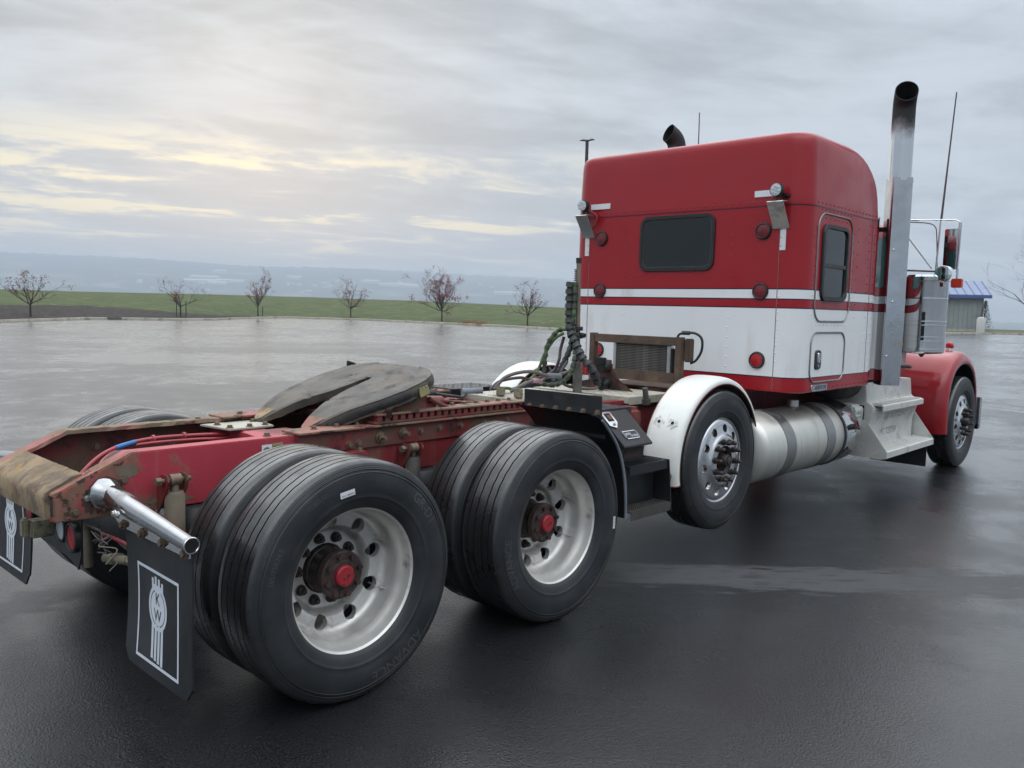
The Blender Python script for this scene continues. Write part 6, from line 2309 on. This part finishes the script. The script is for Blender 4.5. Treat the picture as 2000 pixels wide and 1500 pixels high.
# ---- exhaust stacks ---------------------------------------------------------------------------------
def stack(s):
    x, y, r = 6.15, s * 1.200, .100
    path = [(x, y, 2.96), (x, y, 3.3), (x, y, 3.50), (x, y, 3.60)]
    bx_, by_ = -.906, s * .423                     # the tip is turned back and outwards
    for k in range(1, 9):
        a = radians(58) * k / 8
        d = .15 * (1 - cos(a))
        path.append((x + bx_ * d, y + by_ * d, 3.60 + .15 * sin(a)))
    d = .15 * (1 - cos(radians(58))) + .045
    path.append((x + bx_ * d, y + by_ * d, 3.60 + .15 * sin(radians(58)) + .028))
    if s > 0:
        path = [(a - .03, b + .02, c - .075) for a, b, c in path]
    # open curved pipe
    mb = MB()
    n = 32
    rows, rin = [], []
    for i, p in enumerate(path):
        p = Vector(p)
        t = (Vector(path[min(i + 1, len(path) - 1)]) - Vector(path[max(i - 1, 0)])).normalized()
        a = Vector((s * .423, .906, 0))
        b = t.cross(a)
        rows.append([p + (a * cos(2 * pi * k / n) + b * sin(2 * pi * k / n)) * r for k in range(n)])
        rin.append([p + (a * cos(2 * pi * k / n) + b * sin(2 * pi * k / n)) * (r - .005) for k in range(n)])
    # mouth cut on a slant facing back and up
    def slant(row, off):
        out = []
        for q in row:
            q = Vector(q)
            out.append(q + Vector((bx_ * .02, by_ * .02, .012)) * ((q.z - path[-1][2]) / r))
        return out
    rows[-1] = slant(rows[-1], 0)
    rin[-1] = slant(rin[-1], 0)
    mb.grid(rows, wrap=True)
    mb.grid([rows[-1], rin[-1]], wrap=True)
    o = part('exhaust_stack', mb, 'stack', ROOT, 50)
    mi = MB().grid(rin, wrap=True)
    part('sooty_bore', mi, 'soot_shade', o, 50)
    hs = MB()
    pl = rrect(x - .096, x + .096, -.096, .096, .03, 4)
    zs = [1.055, 2.985]
    for k in range(len(pl)):
        pass
    cr_, sr_ = cos(s * -radians(40)), sin(s * -radians(40))
    rows = [[(x + (a - x) * cr_ - b * sr_, y + (a - x) * sr_ + b * cr_, z) for a, b in pl] for z in (1.055, 1.5, 2.0, 2.5, 2.985)]
    hs.grid(rows, wrap=True)
    hs.add(rows[-1], [tuple(range(len(pl)))])
    hs.add(rows[0], [tuple(range(len(pl) - 1, -1, -1))])
    sh = part('heat_shield', hs, 'stainless', o, 40)
    fn_ = Vector((-cos(radians(40)), s * sin(radians(40)), 0))
    ft_ = Vector((-fn_.y, fn_.x, 0))
    for z, k in ((1.33, -.05), (1.84, -.03), (2.32, -.05)):
        part('dimple', MB().cyl(Vector((x, y, z)) + fn_ * .095 + ft_ * k, Vector((x, y, z)) + fn_ * .100 + ft_ * k, .012, .006, 12), 'chrome', sh)
    part('stack_bracket', MB().box(x - .03, x + .03, min(y, s * 1.0), max(y, s * 1.0), 2.50, 2.54).cyl((x - .05, s * 1.03, 2.43), (x - .05, s * 1.03, 2.62), .03, None, 12), 'black', o, 30)
    part('yellow_sticker', MB().cyl(Vector((x, y, 1.45)) + fn_ * .095 + ft_ * -s * .075, Vector((x, y, 1.45)) + fn_ * .0985 + ft_ * -s * .075, .02, None, 10), 'yellow_print', sh, 0)
    return o


stack(-1)
stack(1)
part('grab_handle', MB().tube(bez([(6.62, -1.03, 1.20), (6.75, -1.13, 1.205), (6.95, -1.15, 1.195), (7.08, -1.07, 1.185)], 6), .018, 8), 'black_plastic', ROOT)
part('door_step_bracket', MB().prism([(6.58, 1.275), (6.70, 1.275), (6.64, 1.36)], 'y', -1.06, -1.03), 'black_plastic', ROOT, 0)


# ---- air cleaners -------------------------------------------------------------------------------------
def air_cleaner(s):
    x, y, r = 7.26, s * 1.155, .212
    o = part('air_cleaner', MB().lathe([(1.325, 0.0), (1.325, .10), (1.335, r * .93), (1.35, r), (2.06, r), (2.085, r * 1.02), (2.10, r * .97), (2.13, r * .45), (2.135, 0.0)], 48, 'z', (x, y, 0)), 'chrome', ROOT, 40)
    for z in (1.375, 1.46, 1.505, 1.625, 1.665, 1.90):
        part('band', MB().lathe([(z - .008, r), (z - .006, r + .006), (z + .006, r + .006), (z + .008, r)], 48, 'z', (x, y, 0)), 'chrome', o, 40)
    part('louvre', MB().add([(x - (r + .002) * cos(a), y + s * (r + .002) * sin(a), z) for z in (1.47, 1.76) for a in (.20, .25, .30, .35)], [(0, 1, 5, 4), (1, 2, 6, 5), (2, 3, 7, 6)]), 'soot_shade', o, 0)
    part('lid', MB().lathe([(2.085, r * 1.02), (2.12, r * 1.03), (2.14, r * .95), (2.15, 0.0)], 48, 'z', (x, y, 0)), 'chrome', o, 40)
    part('drain_tip', MB().cyl((x, y, 1.325), (x, y, 1.29), .035, .012, 12), 'black_plastic', o)
    part('mount_strap', MB().box(x - .05, x + .05, min(s * .55, y), max(s * .55, y), 1.62, 1.68), 'chrome', o, 30)
    return o


air_cleaner(-1)
air_cleaner(1)


# ---- mirrors and antennas -------------------------------------------------------------------------------
def mirror(s):
    X = 7.15
    arm = part('mirror_arm', MB().tube(bez([(6.92, s * .96, 2.685), (7.02, s * 1.10, 2.69), (7.12, s * 1.38, 2.685), (7.14, s * 1.445, 2.675), (7.15, s * 1.475, 2.64), (7.15, s * 1.478, 2.55), (7.15, s * 1.47, 2.16)], 6), .0095, 8), 'chrome', ROOT)
    part('lower_arm', MB().tube([(7.05, s * .99, 2.185), (7.15, s * 1.36, 2.17)], .0095, 8), 'hose_plum', arm)
    part('brace', MB().tube([(7.0, s * .99, 2.57), (7.13, s * 1.24, 2.20)], .008, 8), 'chrome', arm)
    part('brace', MB().tube([(7.10, s * 1.30, 2.69), (7.12, s * 1.28, 2.18)], .009, 8), 'chrome', arm)
    hd = part('mirror_head', MB().box(X, X + .05, min(s * 1.330, s * 1.468), max(s * 1.330, s * 1.468), 2.195, 2.600), 'chrome', arm, 30, .008)
    part('mirror_glass', MB().add([(X - .0015, s * 1.338, 2.205), (X - .0015, s * 1.461, 2.205), (X - .0015, s * 1.461, 2.592), (X - .0015, s * 1.338, 2.592)], [(0, 1, 2, 3)]), 'mirror', hd, 0)
    cv = part('spot_mirror', MB().lathe([(.02, 0.0), (.018, .05), (.0, .082), (-.006, .084), (-.010, .080)], 32, 'x', (X - .03, s * 1.352, 2.148)), 'chrome', arm)
    part('convex_glass', MB().lathe([(-.015, 0.0), (-.0138, .04), (-.0118, .065), (-.009, .080)], 32, 'x', (X - .03, s * 1.352, 2.148)), 'mirror', cv, 60)
    part('turn_signal', MB().box(X - .02, X + .05, min(s * 1.425, s * 1.525), max(s * 1.425, s * 1.525), 2.01, 2.10), 'lens_amber', arm, 30, .008)
    part('signal_stem', MB().cyl((X + .01, s * 1.472, 2.10), (X + .01, s * 1.472, 2.20), .012, None, 8).cyl((X, s * 1.47, 2.60), (X, s * 1.47, 2.66), .016, None, 8), 'chrome', arm)
    part('mirror_cable', MB().tube(bez([(6.95, s * .99, 2.67), (7.08, s * 1.18, 2.66), (7.11, s * 1.25, 2.62), (7.11, s * 1.27, 2.52), (7.12, s * 1.285, 2.3), (7.13, s * 1.29, 2.19)], 6), .005, 6), 'hose_plum', arm)
    return arm


mirror(-1)
mirror(1)
part('whip_antenna', MB().tube([(7.115, -1.300, 2.69), (7.16, -1.315, 3.3), (7.20, -1.335, 3.96)], [.011, .008, .006], 6), 'hose_plum', ROOT)
part('stub_antenna', MB().tube([(6.92, -1.005, 2.70), (6.96, -1.005, 3.12)], .006, 6).cyl((6.955, -1.005, 3.10), (6.965, -1.005, 3.22), .013, None, 8).tube([(6.955, -.97, 3.08), (6.955, -1.06, 3.075)], .005, 5), 'hose_plum', ROOT)
part('whip_antenna', MB().tube([(6.7, 1.28, 2.60), (6.7, 1.30, 4.03)], [.010, .006], 6), 'hose_plum', ROOT)
